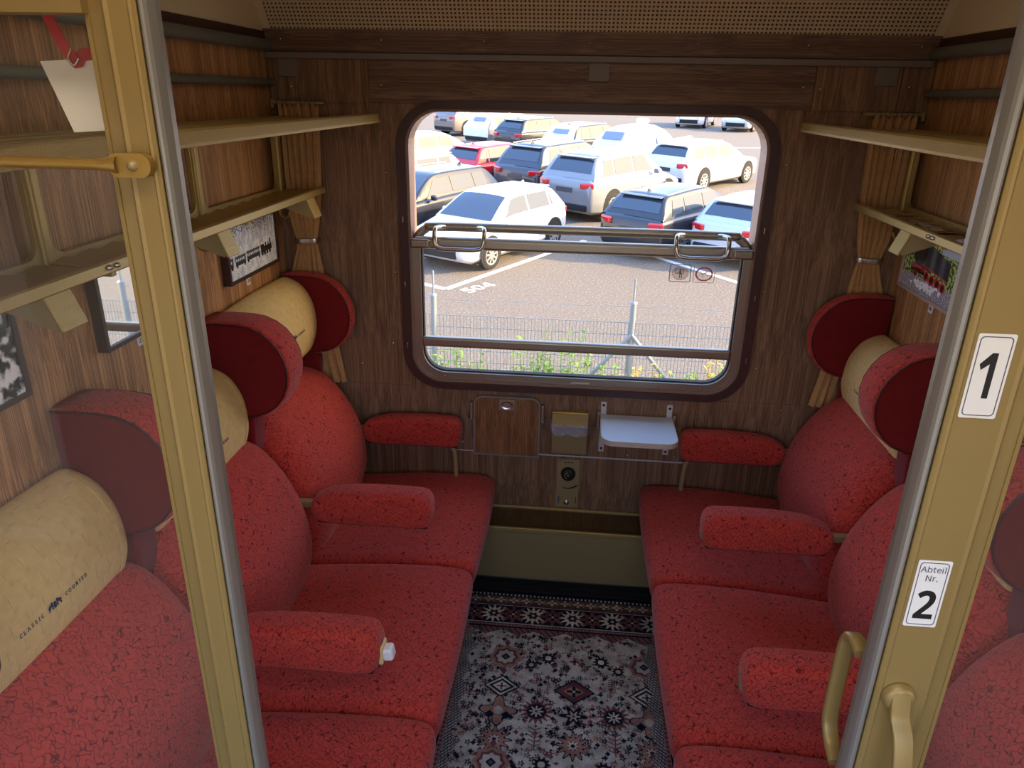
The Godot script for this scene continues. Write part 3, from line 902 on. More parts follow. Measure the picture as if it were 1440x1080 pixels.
func add_armrest(t: Node3D, z: float, thick: float, end: String, wall_tube: bool) -> void:
	var o := spline([Vector2(0.285, 0.660), Vector2(0.302, 0.636), Vector2(0.34, 0.628), Vector2(0.50, 0.628), Vector2(0.63, 0.628), Vector2(0.660, 0.637), Vector2(0.672, 0.665), Vector2(0.674, 0.70), Vector2(0.664, 0.730), Vector2(0.63, 0.743), Vector2(0.50, 0.744), Vector2(0.38, 0.736), Vector2(0.31, 0.715), Vector2(0.285, 0.69)], 3)
	var g := Geo.new()
	g.soft(o, thick, 0.022, 0.013, 0.004, Vector3(0, 0, z), 5, 4)
	var a := part(t, "armrest", g, M.velvet, "padded red armrest")
	g = Geo.new(); g.rbox(Vector3(0.48, 0.629, z), Vector3(0.36, 0.010, thick - 0.022), 0.004); part(a, "base_strip", g, M.piping, "dark maroon strip under the padding")
	g = Geo.new(); g.rbox(Vector3(0.24, 0.675, z), Vector3(0.13, 0.028, 0.022), 0.006); part(a, "bracket", g, M.bronze, "bronze hinge bar")
	if end == "lever":
		g = Geo.new(); g.rbox(Vector3(0.677, 0.672, z), Vector3(0.012, 0.05, 0.045), 0.005, Basis(), 3); part(a, "lever_plate", g, M.cream)
		g = Geo.new(); g.rbox(Vector3(0.693, 0.674, z + 0.004), Vector3(0.026, 0.034, 0.034), 0.008, Basis(Vector3(0, 0, 1), 0.15), 3); part(a, "lever", g, M.white, "white plastic recline lever")
	elif end == "cap":
		g = Geo.new(); g.lathe([Vector2(0.0001, 0.008), Vector2(0.018, 0.007), Vector2(0.023, 0)], Transform3D(Basis(Vector3(0, 1.15, 0), Vector3(1, 0, 0), Vector3(0, 0, 1)), Vector3(0.670, 0.668, z)), 16); part(a, "end_cap", g, M.bronze, "oval bronze end cap")
	if wall_tube:
		g = Geo.new(); g.tube(smooth_path([0.57, 0.632, z, 0.61, 0.632, z, 0.636, 0.618, z, 0.648, 0.58, z, 0.652, 0.47, z], 4), 0.010, 8); part(a, "support_tube", g, M.bronze, "bent bronze support tube")

func make_seat(called: String, label: String, left: bool, k: int) -> void:
	var zc := 0.325 + 0.635 * k
	var t := thing(called, label, "seat", Vector3(-1.1 if left else 1.1, 0, zc), 0.0 if left else PI, "six red compartment seats")
	var ws := -1.0 if left else 1.0  # towards the window in own axes
	var g := Geo.new()
	g.soft(spline([Vector2(0.16, 0.33), Vector2(0.45, 0.325), Vector2(0.70, 0.325), Vector2(0.765, 0.335), Vector2(0.797, 0.375), Vector2(0.808, 0.42), Vector2(0.803, 0.458), Vector2(0.775, 0.478), Vector2(0.70, 0.484), Vector2(0.55, 0.480), Vector2(0.40, 0.468), Vector2(0.25, 0.452), Vector2(0.16, 0.44), Vector2(0.15, 0.40), Vector2(0.15, 0.36)], 3), 0.632, 0.04, 0.03, 0.008, Vector3.ZERO, 5, 8)
	part(t, "cushion", g, M.velvet, "deep red embossed seat cushion")
	g = Geo.new()
	g.soft(spline([Vector2(0.045, 0.42), Vector2(0.15, 0.425), Vector2(0.25, 0.435), Vector2(0.275, 0.48), Vector2(0.292, 0.56), Vector2(0.286, 0.65), Vector2(0.262, 0.74), Vector2(0.215, 0.83), Vector2(0.15, 0.905), Vector2(0.08, 0.935), Vector2(0.045, 0.93), Vector2(0.035, 0.88), Vector2(0.035, 0.70), Vector2(0.035, 0.50)], 4), 0.628, 0.11, 0.085, 0.014, Vector3.ZERO, 7, 8)
	part(t, "backrest", g, M.velvet, "arched red embossed backrest")
	g = Geo.new()
	g.rbox(Vector3(0.42, 0.19, 0), Vector3(0.5, 0.27, 0.60), 0.01); part(t, "seat_box", g, M.dark, "dark box under the cushion")
	# pillow in its cream cover; the window seat under the snow picture wears it high
	var top := 1.287 if (left and k == 0) else 1.165
	var head := spline([Vector2(0.014, -0.315), Vector2(0.05, -0.312), Vector2(0.10, -0.275), Vector2(0.128, -0.21), Vector2(0.133, -0.15), Vector2(0.122, -0.085), Vector2(0.09, -0.03), Vector2(0.045, -0.003), Vector2(0.014, -0.001), Vector2(0.010, -0.03), Vector2(0.010, -0.16), Vector2(0.010, -0.29)], 4)
	g = Geo.new()
	g.soft(head, 0.515, 0.03, 0.018, 0.006, Vector3(0, top, 0), 4, 6)
	var pil := part(t, "headrest_pillow", g, M.cream, "headrest pillow in a cream printed cover")
	# woven seams and stripes of the cover
	for s in [-1.0, 1.0]:
		var path := []
		for p in head.slice(4, 30): path.append(Vector3(p.x + 0.003, top + p.y, s * 0.218))
		g = Geo.new(); g.ribbon(path, 0.006, 0.0016, Vector3(0, 0, 1)); part(pil, "hem", g, M.cream)
	# lettering follows the pillow's outline
	var put := func(x: float, y: float, lift: float) -> Vector3:
		var yy := -0.155 + y
		var kk := 8
		while kk < head.size() - 2 and not (head[kk].y <= yy and head[kk + 1].y >= yy): kk += 1
		var f: float = (yy - head[kk].y) / maxf(head[kk + 1].y - head[kk].y, 1e-5)
		var p := head[kk].lerp(head[kk + 1], f)
		var zz := -x
		return Vector3(p.x + 0.0062 * (1 - pow(2 * zz / 0.515, 2)) + lift + 0.0006, top + yy, zz)
	g = Geo.new()
	g.text("C L A S S I C", 0.0112, func(x, y, l): return put.call(x - 0.062, y, l), false, true)
	g.text("C O U R I E R", 0.0112, func(x, y, l): return put.call(x + 0.063, y, l), false, true)
	part(pil, "lettering", g, M.print_blue, "dark blue lettering CLASSIC COURIER")
	g = Geo.new()
	for s in [-1.0, 1.0]:  # two beasts either side of a shield
		var beast := PackedVector2Array([Vector2(0.006, -0.010), Vector2(0.011, -0.006), Vector2(0.010, 0.002), Vector2(0.015, -0.001), Vector2(0.019, -0.009), Vector2(0.023, -0.009), Vector2(0.021, -0.002), Vector2(0.024, 0.001), Vector2(0.020, 0.006), Vector2(0.013, 0.009), Vector2(0.009, 0.013), Vector2(0.006, 0.010)])
		var ids := Geometry2D.triangulate_polygon(beast)
		for q in range(0, ids.size(), 3):
			var c := []
			for e in 3: c.append(put.call(s * beast[ids[q + e]].x * 0.8, beast[ids[q + e]].y * 0.8, 0.0008))
			g.tri(c[0], c[1], c[2]); g.tri(c[0], c[2], c[1])
	var shield := disc_poly(Vector2(0, 0.0), 0.0052, 12)
	for q in 12:
		g.tri(put.call(0, 0.001, 0.0008), put.call(shield[q].x * 0.8, shield[q].y * 1.5, 0.0008), put.call(shield[(q + 1) % 12].x * 0.8, shield[(q + 1) % 12].y * 1.5, 0.0008))
		g.tri(put.call(0, 0.001, 0.0008), put.call(shield[(q + 1) % 12].x * 0.8, shield[(q + 1) % 12].y * 1.5, 0.0008), put.call(shield[q].x * 0.8, shield[q].y * 1.5, 0.0008))
	part(pil, "emblem", g, M.print_blue, "small dark blue crest")
	if k == 0:
		add_wing(t, ws * 0.264, 0.056)
		add_armrest(t, ws * 0.262, 0.075, "", true)
	else:
		add_wing(t, ws * 0.318, 0.122)
		add_armrest(t, ws * 0.318, 0.086, "lever" if (left and k == 2) else ("cap" if not left else ""), false)
	if k == 2:
		add_wing(t, -ws * 0.288, 0.058)
		add_armrest(t, -ws * 0.27, 0.075, "", false)

func seats() -> void:
	make_seat("train_seat", "red plush window seat with raised pillow under the snowy train picture", true, 0)
	make_seat("train_seat", "red plush middle seat under the wall mirror, between two red armrests", true, 1)
	make_seat("train_seat", "red plush corridor-side seat whose armrest carries a white lever", true, 2)
	make_seat("train_seat", "red plush window seat under the red-wheeled steam locomotive picture", false, 0)
	make_seat("train_seat", "red plush middle seat facing the seat under the mirror", false, 1)
	make_seat("train_seat", "red plush corridor-side seat behind the door leaf with number stickers", false, 2)

# ---------------------------------------------------------------- luggage racks (own axes as the seats)
func racks() -> void:
	for side in 2:
		var left := side == 0
		var t := thing("luggage_rack", ["gold two-tier luggage rack above the snowy train picture and mirror", "gold two-tier luggage rack above the steam locomotive picture"][side], "luggage rack", Vector3(-1.1 if left else 1.1, 0, 0.965 if left else 0.985), 0.0 if left else PI)
		var g := Geo.new()
		var lip := PackedVector2Array([Vector2(0.372, 1.831), Vector2(0.392, 1.829), Vector2(0.400, 1.831), Vector2(0.401, 1.837), Vector2(0.396, 1.857), Vector2(0.391, 1.861), Vector2(0.372, 1.860)])
		g.prism(lip, face_z(0, 0, -0.925), 1.86)
		part(t, "upper_lip", g, M.gold_edge, "hammered gold front rail")
		for k in 5:
			g = Geo.new(); g.tube(pts3([0.05 + k * 0.066, 1.838, -0.92, 0.05 + k * 0.066, 1.838, 0.93]), 0.008, 8); part(t, "upper_bar", g, M.rack_gold)
		g = Geo.new()
		lip = PackedVector2Array([Vector2(0.172, 1.590), Vector2(0.187, 1.588), Vector2(0.190, 1.591), Vector2(0.188, 1.609), Vector2(0.184, 1.612), Vector2(0.172, 1.611)])
		g.prism(lip, face_z(0, 0, -0.925), 1.86)
		part(t, "lower_lip", g, M.rack_gold, "smooth gold front rail")
		var slat := Geo.new()
		slat.box(Vector3.ZERO, Vector3(0.145, 0.003, 0.086), Basis(Vector3.RIGHT, 0.16))
		var sm := slat.mesh()
		for k in 22:
			var o := part_mesh(t, "slat", sm, M.rack_gold)
			o.position = Vector3(0.1, 1.592, -0.875 + k * 0.085)
		for k in 4:
			var z := [-0.900, -0.318, 0.318, 0.93][k] as float
			g = Geo.new()
			g.rbox(Vector3(0.03, 1.71, z), Vector3(0.03, 0.25, 0.03), 0.008)
			g.prism(PackedVector2Array([Vector2(0.012, 1.80), Vector2(0.37, 1.828), Vector2(0.37, 1.835), Vector2(0.012, 1.835)]), face_z(0, 0, z - 0.008), 0.016)
			g.prism(PackedVector2Array([Vector2(0.012, 1.575), Vector2(0.172, 1.575), Vector2(0.172, 1.588), Vector2(0.012, 1.60)]), face_z(0, 0, z - 0.008), 0.016)
			part(t, "bracket", g, M.rack_gold, "cast gold bracket")
		for k in 3:  # plates with rounded openings between the brackets
			var za := [-0.900, -0.318, 0.318][k] as float
			var zb := [-0.318, 0.318, 0.93][k] as float
			g = Geo.new()
			g.ring(rrect(za, 1.585, zb, 1.835, 0.001, 6), rrect(za + 0.022, 1.608, zb - 0.022, 1.806, 0.035, 6), Transform3D(Basis(Vector3(0, 0, 1), Vector3.UP, Vector3(-1, 0, 0)), Vector3(0.036, 0, 0)), 0.012)
			part(t, "back_frame", g, M.rack_gold, "gold plate with rounded opening")
		# wedge-shaped lamp housings under the lower shelf
		for k in 3:
			var z := -0.775 + k * 0.64
			g = Geo.new()
			g.prism(PackedVector2Array([Vector2(0.05, 1.578), Vector2(0.195, 1.526), Vector2(0.202, 1.529), Vector2(0.180, 1.588), Vector2(0.05, 1.588)]), face_z(0, 0, z - 0.031), 0.062)
			var h := part(t, "lamp_housing", g, M.bronze, "wedge-shaped reading lamp housing")
			g = Geo.new(); g.rbox(Vector3(0.195, 1.557, z), Vector3(0.006, 0.068, 0.070), 0.0025, Basis(Vector3(0, 0, 1), 0.37)); part(h, "cover_plate", g, M.gold_edge, "bright gold cover plate")
			g = Geo.new(); g.tube(pts3([0.184, 1.590, z - 0.03, 0.184, 1.590, z + 0.03]), 0.004, 6); part(h, "hinge", g, M.rack_gold)
		for z in [-0.90, -0.30, 0.30, 0.90]:
			g = Geo.new()
			g.tube(smooth_path([0.01, 1.545, z, 0.02, 1.53, z, 0.024, 1.51, z, 0.04, 1.50, z, 0.055, 1.508, z, 0.058, 1.522, z], 4), 0.005, 6)
			g.rbox(Vector3(0.006, 1.54, z), Vector3(0.008, 0.04, 0.022), 0.003)
			part(t, "coat_hook", g, M.brass, "small brass coat hook")
		for z in [0.33, 0.355]:
			g = Geo.new(); g.lathe([Vector2(0.0001, 0.006), Vector2(0.004, 0.005), Vector2(0.006, 0)], Transform3D(Basis(Vector3(0, 1, 0), Vector3(1, 0, 0), Vector3(0, 0, 1)), Vector3(0.1905, 1.601, z)), 8); part(t, "bolt", g, M.steel)

# ---------------------------------------------------------------- pictures, mirror, seat numbers
func fill_ellipse(im: Image, c: Vector2, r: Vector2, col: Color) -> void:
	for y in range(maxi(0, int(c.y - r.y)), mini(im.get_height(), int(c.y + r.y) + 1)):
		for x in range(maxi(0, int(c.x - r.x)), mini(im.get_width(), int(c.x + r.x) + 1)):
			if ((Vector2(x, y) - c) / r).length_squared() < 1: im.set_pixel(x, y, col)

func snow_print() -> Image:
	var im := Image.create(320, 200, false, Image.FORMAT_RGB8)
	var f := noise(FastNoiseLite.TYPE_SIMPLEX, 0.03, 301, 4)
	var fs := noise(FastNoiseLite.TYPE_SIMPLEX, 0.12, 302, 2)
	for y in 200:
		for x in 320:
			var s := f.get_noise_2d(x, y * 0.6)
			var c := Color(0.80, 0.83, 0.88).lerp(Color(0.62, 0.66, 0.73), clampf(s + 0.3, 0, 1))
			if y < 105:
				var st := fs.get_noise_2d(x * 1.6, y * 0.15)
				c = c.lerp(Color(0.52, 0.52, 0.55), clampf(st * 1.2 + 0.15, 0, 0.7))
				if fs.get_noise_2d(x + 500, y) + (46 - y) * 0.014 > 0.22: c = Color(0.22, 0.21, 0.22)
			elif fs.get_noise_2d(x * 0.7, y * 2.0) > 0.62: c = Color(0.36, 0.38, 0.42)
			im.set_pixel(x, y, c)
	for car in [[8, 26], [40, 104], [112, 200]]:  # carriages seen from the side, then the engine
		var lift := int(-0.02 * car[0])
		im.fill_rect(Rect2i(car[0], 134 + lift, car[1] - car[0], 26), Color(0.19, 0.22, 0.24))
		im.fill_rect(Rect2i(car[0] - 2, 130 + lift, car[1] - car[0] + 4, 5), Color(0.30, 0.32, 0.34))
		for w in range(car[0] + 4, car[1] - 5, 11): im.fill_rect(Rect2i(w, 138 + lift, 7, 9), Color(0.72, 0.74, 0.78))
		for w in [car[0] + 8, car[1] - 8]: fill_ellipse(im, Vector2(w, 162 + lift), Vector2(5, 5), Color(0.12, 0.12, 0.13))
	im.fill_rect(Rect2i(208, 128, 24, 28), Color(0.14, 0.13, 0.13))
	im.fill_rect(Rect2i(230, 136, 56, 18), Color(0.16, 0.14, 0.13))
	for w in [[240, 124, 8, 14], [258, 128, 8, 10], [272, 118, 9, 20]]: im.fill_rect(Rect2i(w[0], w[1], w[2], w[3]), Color(0.13, 0.12, 0.12))
	for w in [216, 234, 252, 270]: fill_ellipse(im, Vector2(w, 158), Vector2(7, 7), Color(0.10, 0.10, 0.11))
	return im

func loco_print() -> Image:
	var im := Image.create(320, 200, false, Image.FORMAT_RGB8)
	var f := noise(FastNoiseLite.TYPE_SIMPLEX, 0.06, 311, 4)
	var q := noise(FastNoiseLite.TYPE_SIMPLEX, 0.15, 312, 2)
	for y in 200:
		for x in 320:
			var s := clampf(f.get_noise_2d(x, y) * 1.3 + 0.5, 0, 1)
			var c := Color(0.20, 0.25, 0.12).lerp(Color(0.62, 0.70, 0.42), s)
			if x > 210 and y < 60: c = Color(0.62, 0.66, 0.72)
			if y > 150: c = Color(0.32, 0.31, 0.33).lerp(Color(0.80, 0.80, 0.84), clampf(q.get_noise_2d(x, y * 2) + 0.35, 0, 1))
			im.set_pixel(x, y, c)
	for k in 170:  # boiler running back to the right
		var x := 100 + k
		im.fill_rect(Rect2i(x, 34 + k / 4, 1, 84 - k / 5), Color(0.17, 0.18, 0.20).lerp(Color(0.45, 0.47, 0.50), clampf(sin(k * 0.11) * 0.3 + 0.2, 0, 1)))
		if k % 3 != 0: im.fill_rect(Rect2i(x, 108 + k / 9, 1, 5), Color(0.68, 0.18, 0.20))
	fill_ellipse(im, Vector2(92, 74), Vector2(40, 44), Color(0.09, 0.09, 0.10))
	fill_ellipse(im, Vector2(92, 74), Vector2(26, 29), Color(0.15, 0.15, 0.16))
	im.fill_rect(Rect2i(84, 18, 16, 16), Color(0.10, 0.10, 0.11))
	fill_ellipse(im, Vector2(92, 44), Vector2(6, 6), Color(0.8, 0.8, 0.76))
	im.fill_rect(Rect2i(52, 116, 84, 26), Color(0.10, 0.09, 0.09))
	im.fill_rect(Rect2i(46, 120, 92, 8), Color(0.70, 0.14, 0.16))
	for x in [62, 120]: fill_ellipse(im, Vector2(x, 126), Vector2(9, 9), Color(0.45, 0.12, 0.12))
	for w in [[84, 146, 10], [150, 140, 15], [184, 144, 16], [218, 147, 16], [250, 150, 14]]:
		fill_ellipse(im, Vector2(w[0], w[1]), Vector2(w[2], w[2]), Color(0.62, 0.13, 0.16))
		fill_ellipse(im, Vector2(w[0], w[1]), Vector2(w[2] * 0.6, w[2] * 0.6), Color(0.20, 0.07, 0.08))
	for k in 60:
		fill_ellipse(im, Vector2(110 + f.get_noise_1d(k * 9.0) * 90 + k * 1.5, 172 + f.get_noise_1d(k * 5.0 + 300) * 18), Vector2(7, 4), Color(0.86, 0.87, 0.90))
	return im

func grey_print() -> Image:
	var im := Image.create(160, 100, false, Image.FORMAT_RGB8)
	var f := noise(FastNoiseLite.TYPE_SIMPLEX, 0.05, 321, 4)
	for y in 100:
		for x in 160:
			var s := clampf(f.get_noise_2d(x * 1.2, y) * 1.4 + 0.35 + (0.3 if y > 70 else 0.0), 0, 1)
			im.set_pixel(x, y, Color(s, s, s) * 0.85)
	return im

func pictures() -> void:
	var list := [  # left wall?, z from window, kind
		[true, 0.31, "snow"], [true, 0.945, "mirror"], [true, 1.585, "grey"],
		[false, 0.31, "loco"], [false, 0.945, "mirror"], [false, 1.585, "grey"]]
	for e in list:
		var left: bool = e[0]
		var kind: String = e[2]
		var label: String = {"snow": "framed print of a small train in snow", "loco": "framed print of a black steam locomotive with red wheels", "mirror": "framed wall mirror behind the left pillar seat" if left else "framed wall mirror over the middle seat without white lever row", "grey": "dark framed black-and-white print over the seat with the white lever" if left else "dark framed black-and-white print behind the door leaf with stickers"}[kind]
		if kind == "mirror": label = "dark framed mirror next to the snowy train print" if left else "dark framed mirror next to the steam locomotive print"
		var t := thing("wall_mirror" if kind == "mirror" else "framed_picture", label, "mirror" if kind == "mirror" else "picture", Vector3(-1.1 if left else 1.1, 1.465, e[1]), PI / 2 if left else -PI / 2)
		var g := Geo.new()
		g.ring(rrect(-0.195, -0.112, 0.195, 0.112, 0.002, 2), rrect(-0.184, -0.101, 0.184, 0.101, 0.001, 2), face_z(0, 0, 0.0), 0.026)
		part(t, "frame", g, M.dark_trim if kind != "loco" else mat(rgb8(176, 150, 136), 0.5), "dark brown frame" if kind != "loco" else "pale pinkish frame")
		g = Geo.new()
		g.quad(Vector3(-0.185, -0.102, 0.021), Vector3(0.185, -0.102, 0.021), Vector3(0.185, 0.102, 0.021), Vector3(-0.185, 0.102, 0.021))
		if kind == "mirror":
			part(t, "mirror_glass", g, M.mirror)
		else:
			var im := snow_print() if kind == "snow" else (loco_print() if kind == "loco" else grey_print())
			im.adjust_bcs(1.25, 1.0, 1.0)
			part(t, "print", g, mat(Color.WHITE, 0.25, 0.0, {"albedo_texture": tex(im)}))
	for k in 6:
		var left := k < 3
		var num: String = ["25", "23", "21", "26", "24", "22"][k]
		var z: float = 0.334 + 0.640 * (k % 3)
		var t := thing("seat_number", ["white number plate under the snowy train print","white number plate under the mirror beside the snowy train print","white number plate over the seat with the white lever","white number plate under the steam locomotive print","white number plate under the mirror beside the locomotive print","white number plate above the corridor seat behind the stickered door leaf"][k], "sign", Vector3(-1.1 if left else 1.1, 1.331, z), PI / 2 if left else -PI / 2)
		var g := Geo.new(); g.prism(rrect(-0.0135, -0.0135, 0.0135, 0.0135, 0.003), face_z(0, 0, 0), 0.002); part(t, "plate", g, M.white)
		g = Geo.new(); g.text(num, 0.017, func(x, y, l): return Vector3(x, y, 0.002 + l)); part(t, "numerals", g, M.black)

# ---------------------------------------------------------------- curtains
func curtains() -> void:
	for side in 2:
		var s := -1.0 if side == 0 else 1.0
		# height, edge by the corner, edge by the window
		var rail := [[1.885, 1.068, 0.925], [1.80, 1.066, 0.925], [1.60, 1.066, 0.935], [1.48, 1.058, 0.952], [1.43, 1.045, 0.963], [1.405, 1.04, 0.967], [1.38, 1.045, 0.962], [1.30, 1.07, 0.952], [1.15, 1.075, 0.935], [1.0, 1.076, 0.912], [0.87, 1.076, 0.893], [0.838, 1.076, 0.888]]
		var rows := []
		var rowsb := []
		for j in rail.size():
			var y: float = rail[j][0]
			var row := []
			var n := 60
			for k in n:
				var u := float(k) / (n - 1)
				var pinch: float = 1.0 - 0.55 * exp(-pow((y - 1.405) / 0.09, 2))
				var ph: float = 0.9 * sin(y * 2.6 + u * 4) + 1.6 * sin(u * 5.1 + side)
				var z: float = 0.020 + pinch * (0.007 * sin(u * TAU * 6.0 + ph) + 0.0035 * sin(u * TAU * 11.0 + 1.3 + y * 3 + ph) + 0.002 * sin(u * TAU * 17.0 - y * 5) + 0.004 * sin(y * 6 + u * 3) * (1.0 if y < 1.8 else 0.2))
				row.append(Vector3(s * lerpf(rail[j][1], rail[j][2], u), y + (0.02 * u if j > 9 else 0.0), z))
			for k in range(n - 1, -1, -1):
				row.append(row[k] - Vector3(0, 0, 0.004))
			rows.append(row)
		# finer rows
		var fine := []
		for j in rows.size() - 1:
			for q in 4:
				var row := []
				for k in rows[0].size(): row.append((rows[j][k] as Vector3).lerp(rows[j + 1][k], q / 4.0))
				fine.append(row)
		fine.append(rows[-1])
		var t := thing("curtain", ["gathered golden curtain beside the window, near the snowy train picture", "gathered golden curtain beside the window, near the steam locomotive picture"][side], "curtain", Vector3(0, 0, 0.003))
		var g := Geo.new()
		g.grid(fine, true, s > 0)
		part(t, "cloth", g, M.curtain)
		g = Geo.new()
		g.ribbon(smooth_path([s * 1.05, 1.41, 0.005, s * 1.046, 1.41, 0.03, s * 1.02, 1.412, 0.036, s * 0.985, 1.413, 0.036, s * 0.963, 1.415, 0.03, s * 0.958, 1.416, 0.003], 4), 0.018, 0.004, Vector3.UP)
		part(t, "tie_band", g, M.steel, "bright metal holdback band")
		g = Geo.new()
		g.tube(pts3([s * 0.90, 1.888, 0.02, s * 1.085, 1.888, 0.02]), 0.006, 8)
		g.rbox(Vector3(s * 1.085, 1.884, 0.012), Vector3(0.012, 0.03, 0.024), 0.003)
		part(t, "rail", g, M.bronze)
		for k in 9:
			g = Geo.new()
			var cx: float = s * (0.93 + k * 0.0168)
			var ring := []
			for q in 10: ring.append(Vector3(cx, 1.886 + sin(TAU * q / 10) * 0.011, 0.02 + cos(TAU * q / 10) * 0.011))
			g.tube(ring, 0.0016, 5, true)
			part(t, "curtain_ring", g, M.steel)

# ---------------------------------------------------------------- rug
func rug() -> void:
	var W := 400; var H := 900   # 2 mm a knot; u along x from -0.40 to 0.40, v along z from 0.15 to 1.95
	var im := Image.create(W, H, false, Image.FORMAT_RGB8)
	var navy := Color(0.10, 0.13, 0.22); var sand := Color(0.76, 0.74, 0.70); var rose := Color(0.46, 0.29, 0.30); var pink := Color(0.66, 0.50, 0.45); var ink := Color(0.14, 0.15, 0.20); var pale := Color(0.82, 0.79, 0.73)
	im.fill(sand)
	var r := RandomNumberGenerator.new(); r.seed = 99
	var dot := func(x: int, y: int, c: Color) -> void:
		if x >= 0 and y >= 0 and x < W and y < H: im.set_pixel(x, y, c)
	var diamond := func(cx: int, cy: int, a: int, b: int, c: Color) -> void:
		for y in range(-b, b + 1):
			var w := int(a * (1.0 - absf(y) / b))
			for x in range(-w, w + 1): dot.call(cx + x, cy + y, c)
	var flower := func(cx: int, cy: int, n: int, r0: float, r1: float, c: Color, core: Color) -> void:
		for y in range(-int(r1) - 1, int(r1) + 2):
			for x in range(-int(r1) - 1, int(r1) + 2):
				var d := Vector2(x, y).length()
				var e := r0 + (r1 - r0) * pow(absf(cos(Vector2(x, y).angle() * n / 2.0)), 3)
				if d < e: dot.call(cx + x, cy + y, core if d < r0 * 0.6 else c)
	# small scattered blossoms in the field
	for k in 3200:
		var x := r.randi_range(26, W - 26); var y := r.randi_range(118, H - 40)
		var c: Color = [ink, rose, pink, navy, ink, rose][r.randi_range(0, 5)]
		match r.randi_range(0, 3):
			0: diamond.call(x, y, 4, 5, c)
			1: flower.call(x, y, 5, 2.0, 6.0, c, pale)
			2:
				for q in 5: dot.call(x + q, y + (q % 3), c); dot.call(x - q, y + (q % 3), c); dot.call(x, y - q, c)
			3: diamond.call(x, y, 2, 2, c); dot.call(x + 4, y, c); dot.call(x - 4, y, c); dot.call(x, y + 4, c)
	# large motifs, repeating every 0.46 m along the rug
	for rep in 5:
		var y0 := 190 + rep * 230
		for cx in [104, 355]:  # stepped octagons
			flower.call(cx, y0, 8, 26, 30, pink, sand)
			flower.call(cx, y0, 8, 20, 23, rose, pink); flower.call(cx, y0, 8, 15, 18, sand, sand); diamond.call(cx, y0, 8, 8, navy); diamond.call(cx, y0, 4, 4, rose)
			for s in [-1, 1]: diamond.call(cx, y0 + s * 36, 5, 10, rose)
		for s in [-1, 1]:
			flower.call(230 + s * 48, y0 - 4, 10, 10, 15, ink, pale); flower.call(230 + s * 78, y0 + 16, 10, 8, 12, ink, sand)
			for q in 26:
				dot.call(230 + s * 66, y0 + 36 + q, ink)
				if q % 5 < 2:
					for e in range(-6, 7): dot.call(230 + s * 66 + e, y0 + 36 + q + absi(e) / 2, rose)
		flower.call(230, y0, 4, 4, 10, rose, navy)
		for cx in [104, 355]:
			diamond.call(cx, y0 + 72, 32, 26, ink); diamond.call(cx, y0 + 72, 28, 22, pale); diamond.call(cx, y0 + 72, 22, 17, ink); diamond.call(cx, y0 + 72, 16, 12, pale); flower.call(cx, y0 + 72, 4, 3, 9, rose, navy)
		diamond.call(230, y0 + 72, 36, 28, navy); diamond.call(230, y0 + 72, 32, 24, rose); diamond.call(230, y0 + 72, 18, 14, pink); flower.call(230, y0 + 72, 4, 4, 13, navy, pale)
		for cx in [168, 297]:  # sunbursts
			flower.call(cx, y0 + 122, 16, 18, 28, rose, rose); flower.call(cx, y0 + 122, 8, 15, 17, ink, ink); flower.call(cx, y0 + 122, 8, 5, 13, pale, rose)
			for q in 40:
				dot.call(cx, y0 + 160 + q, rose); dot.call(cx + 1, y0 + 160 + q, rose)
				if q % 8 < 2:
					for e in range(-10, 11): dot.call(cx + e, y0 + 160 + q - absi(e) / 2, rose)
		flower.call(230, y0 + 126, 6, 12, 28, pink, pink); flower.call(230, y0 + 126, 6, 10, 24, navy, pink); flower.call(230, y0 + 126, 6, 4, 12, pale, rose)
		for cx in [104, 355]:
			flower.call(cx, y0 + 126, 4, 16, 34, ink, pink); flower.call(cx, y0 + 126, 4, 14, 31, pink, sand); diamond.call(cx - 14, y0 + 136, 8, 9, navy); diamond.call(cx + 14, y0 + 136, 8, 9, navy); diamond.call(cx, y0 + 124, 8, 7, pale)
		for cx in [104, 230, 355]:
			flower.call(cx, y0 + 186, 12, 18, 30, ink, rose); flower.call(cx, y0 + 186, 12, 15, 26, pink, rose); flower.call(cx, y0 + 186, 8, 6, 10, pale, navy)
	# stepped triangles along the edges of the field
	for y in range(112, H):
		var w := 10 + int(absf(((y - 112) % 56) - 28) / 3) * 3 / 2
		for x in w:
			var c := pale if (x + y) % 7 < 2 else (rose if (x * 3 + y / 4) % 11 < 3 else navy)
			if (x + y / 3) % 3 == 0: c = sand
			dot.call(24 + x, y, c); dot.call(W - 25 - x, y, c)
	for x in range(24, W - 24):
		var w := 8 + int(absf((x % 60) - 30) / 2)
		for y in w:
			var c := rose if (x + y) % 5 < 2 else (navy if (x * 2 + y) % 7 < 3 else pink)
			dot.call(x, 110 + y, c)
	# borders: outer scroll, navy star band, guard lines; sides carry the narrow guard
	im.fill_rect(Rect2i(0, 0, W, 112), navy)
	im.fill_rect(Rect2i(0, 0, 16, H), navy); im.fill_rect(Rect2i(W - 16, 0, 16, H), navy)
	im.fill_rect(Rect2i(16, 100, 8, H), pink); im.fill_rect(Rect2i(W - 24, 100, 8, H), pink)
	for y in range(100, H, 9):
		diamond.call(19, y, 3, 3, rose); diamond.call(W - 20, y, 3, 3, rose)
		diamond.call(8, y, 3, 4, pink if y % 2 else sand); diamond.call(W - 9, y, 3, 4, pink)
	for x in range(0, W, 8): im.fill_rect(Rect2i(x, 10, 4, 6), sand)
	im.fill_rect(Rect2i(0, 18, W, 22), Color(0.36, 0.32, 0.29))
	for k in range(0, W, 26):
		flower.call(k, 29, 4, 4, 10, sand, rose); flower.call(k + 13, 29, 3, 3, 7, pink, ink)
	im.fill_rect(Rect2i(0, 41, W, 3), rose); im.fill_rect(Rect2i(0, 46, W, 2), sand)
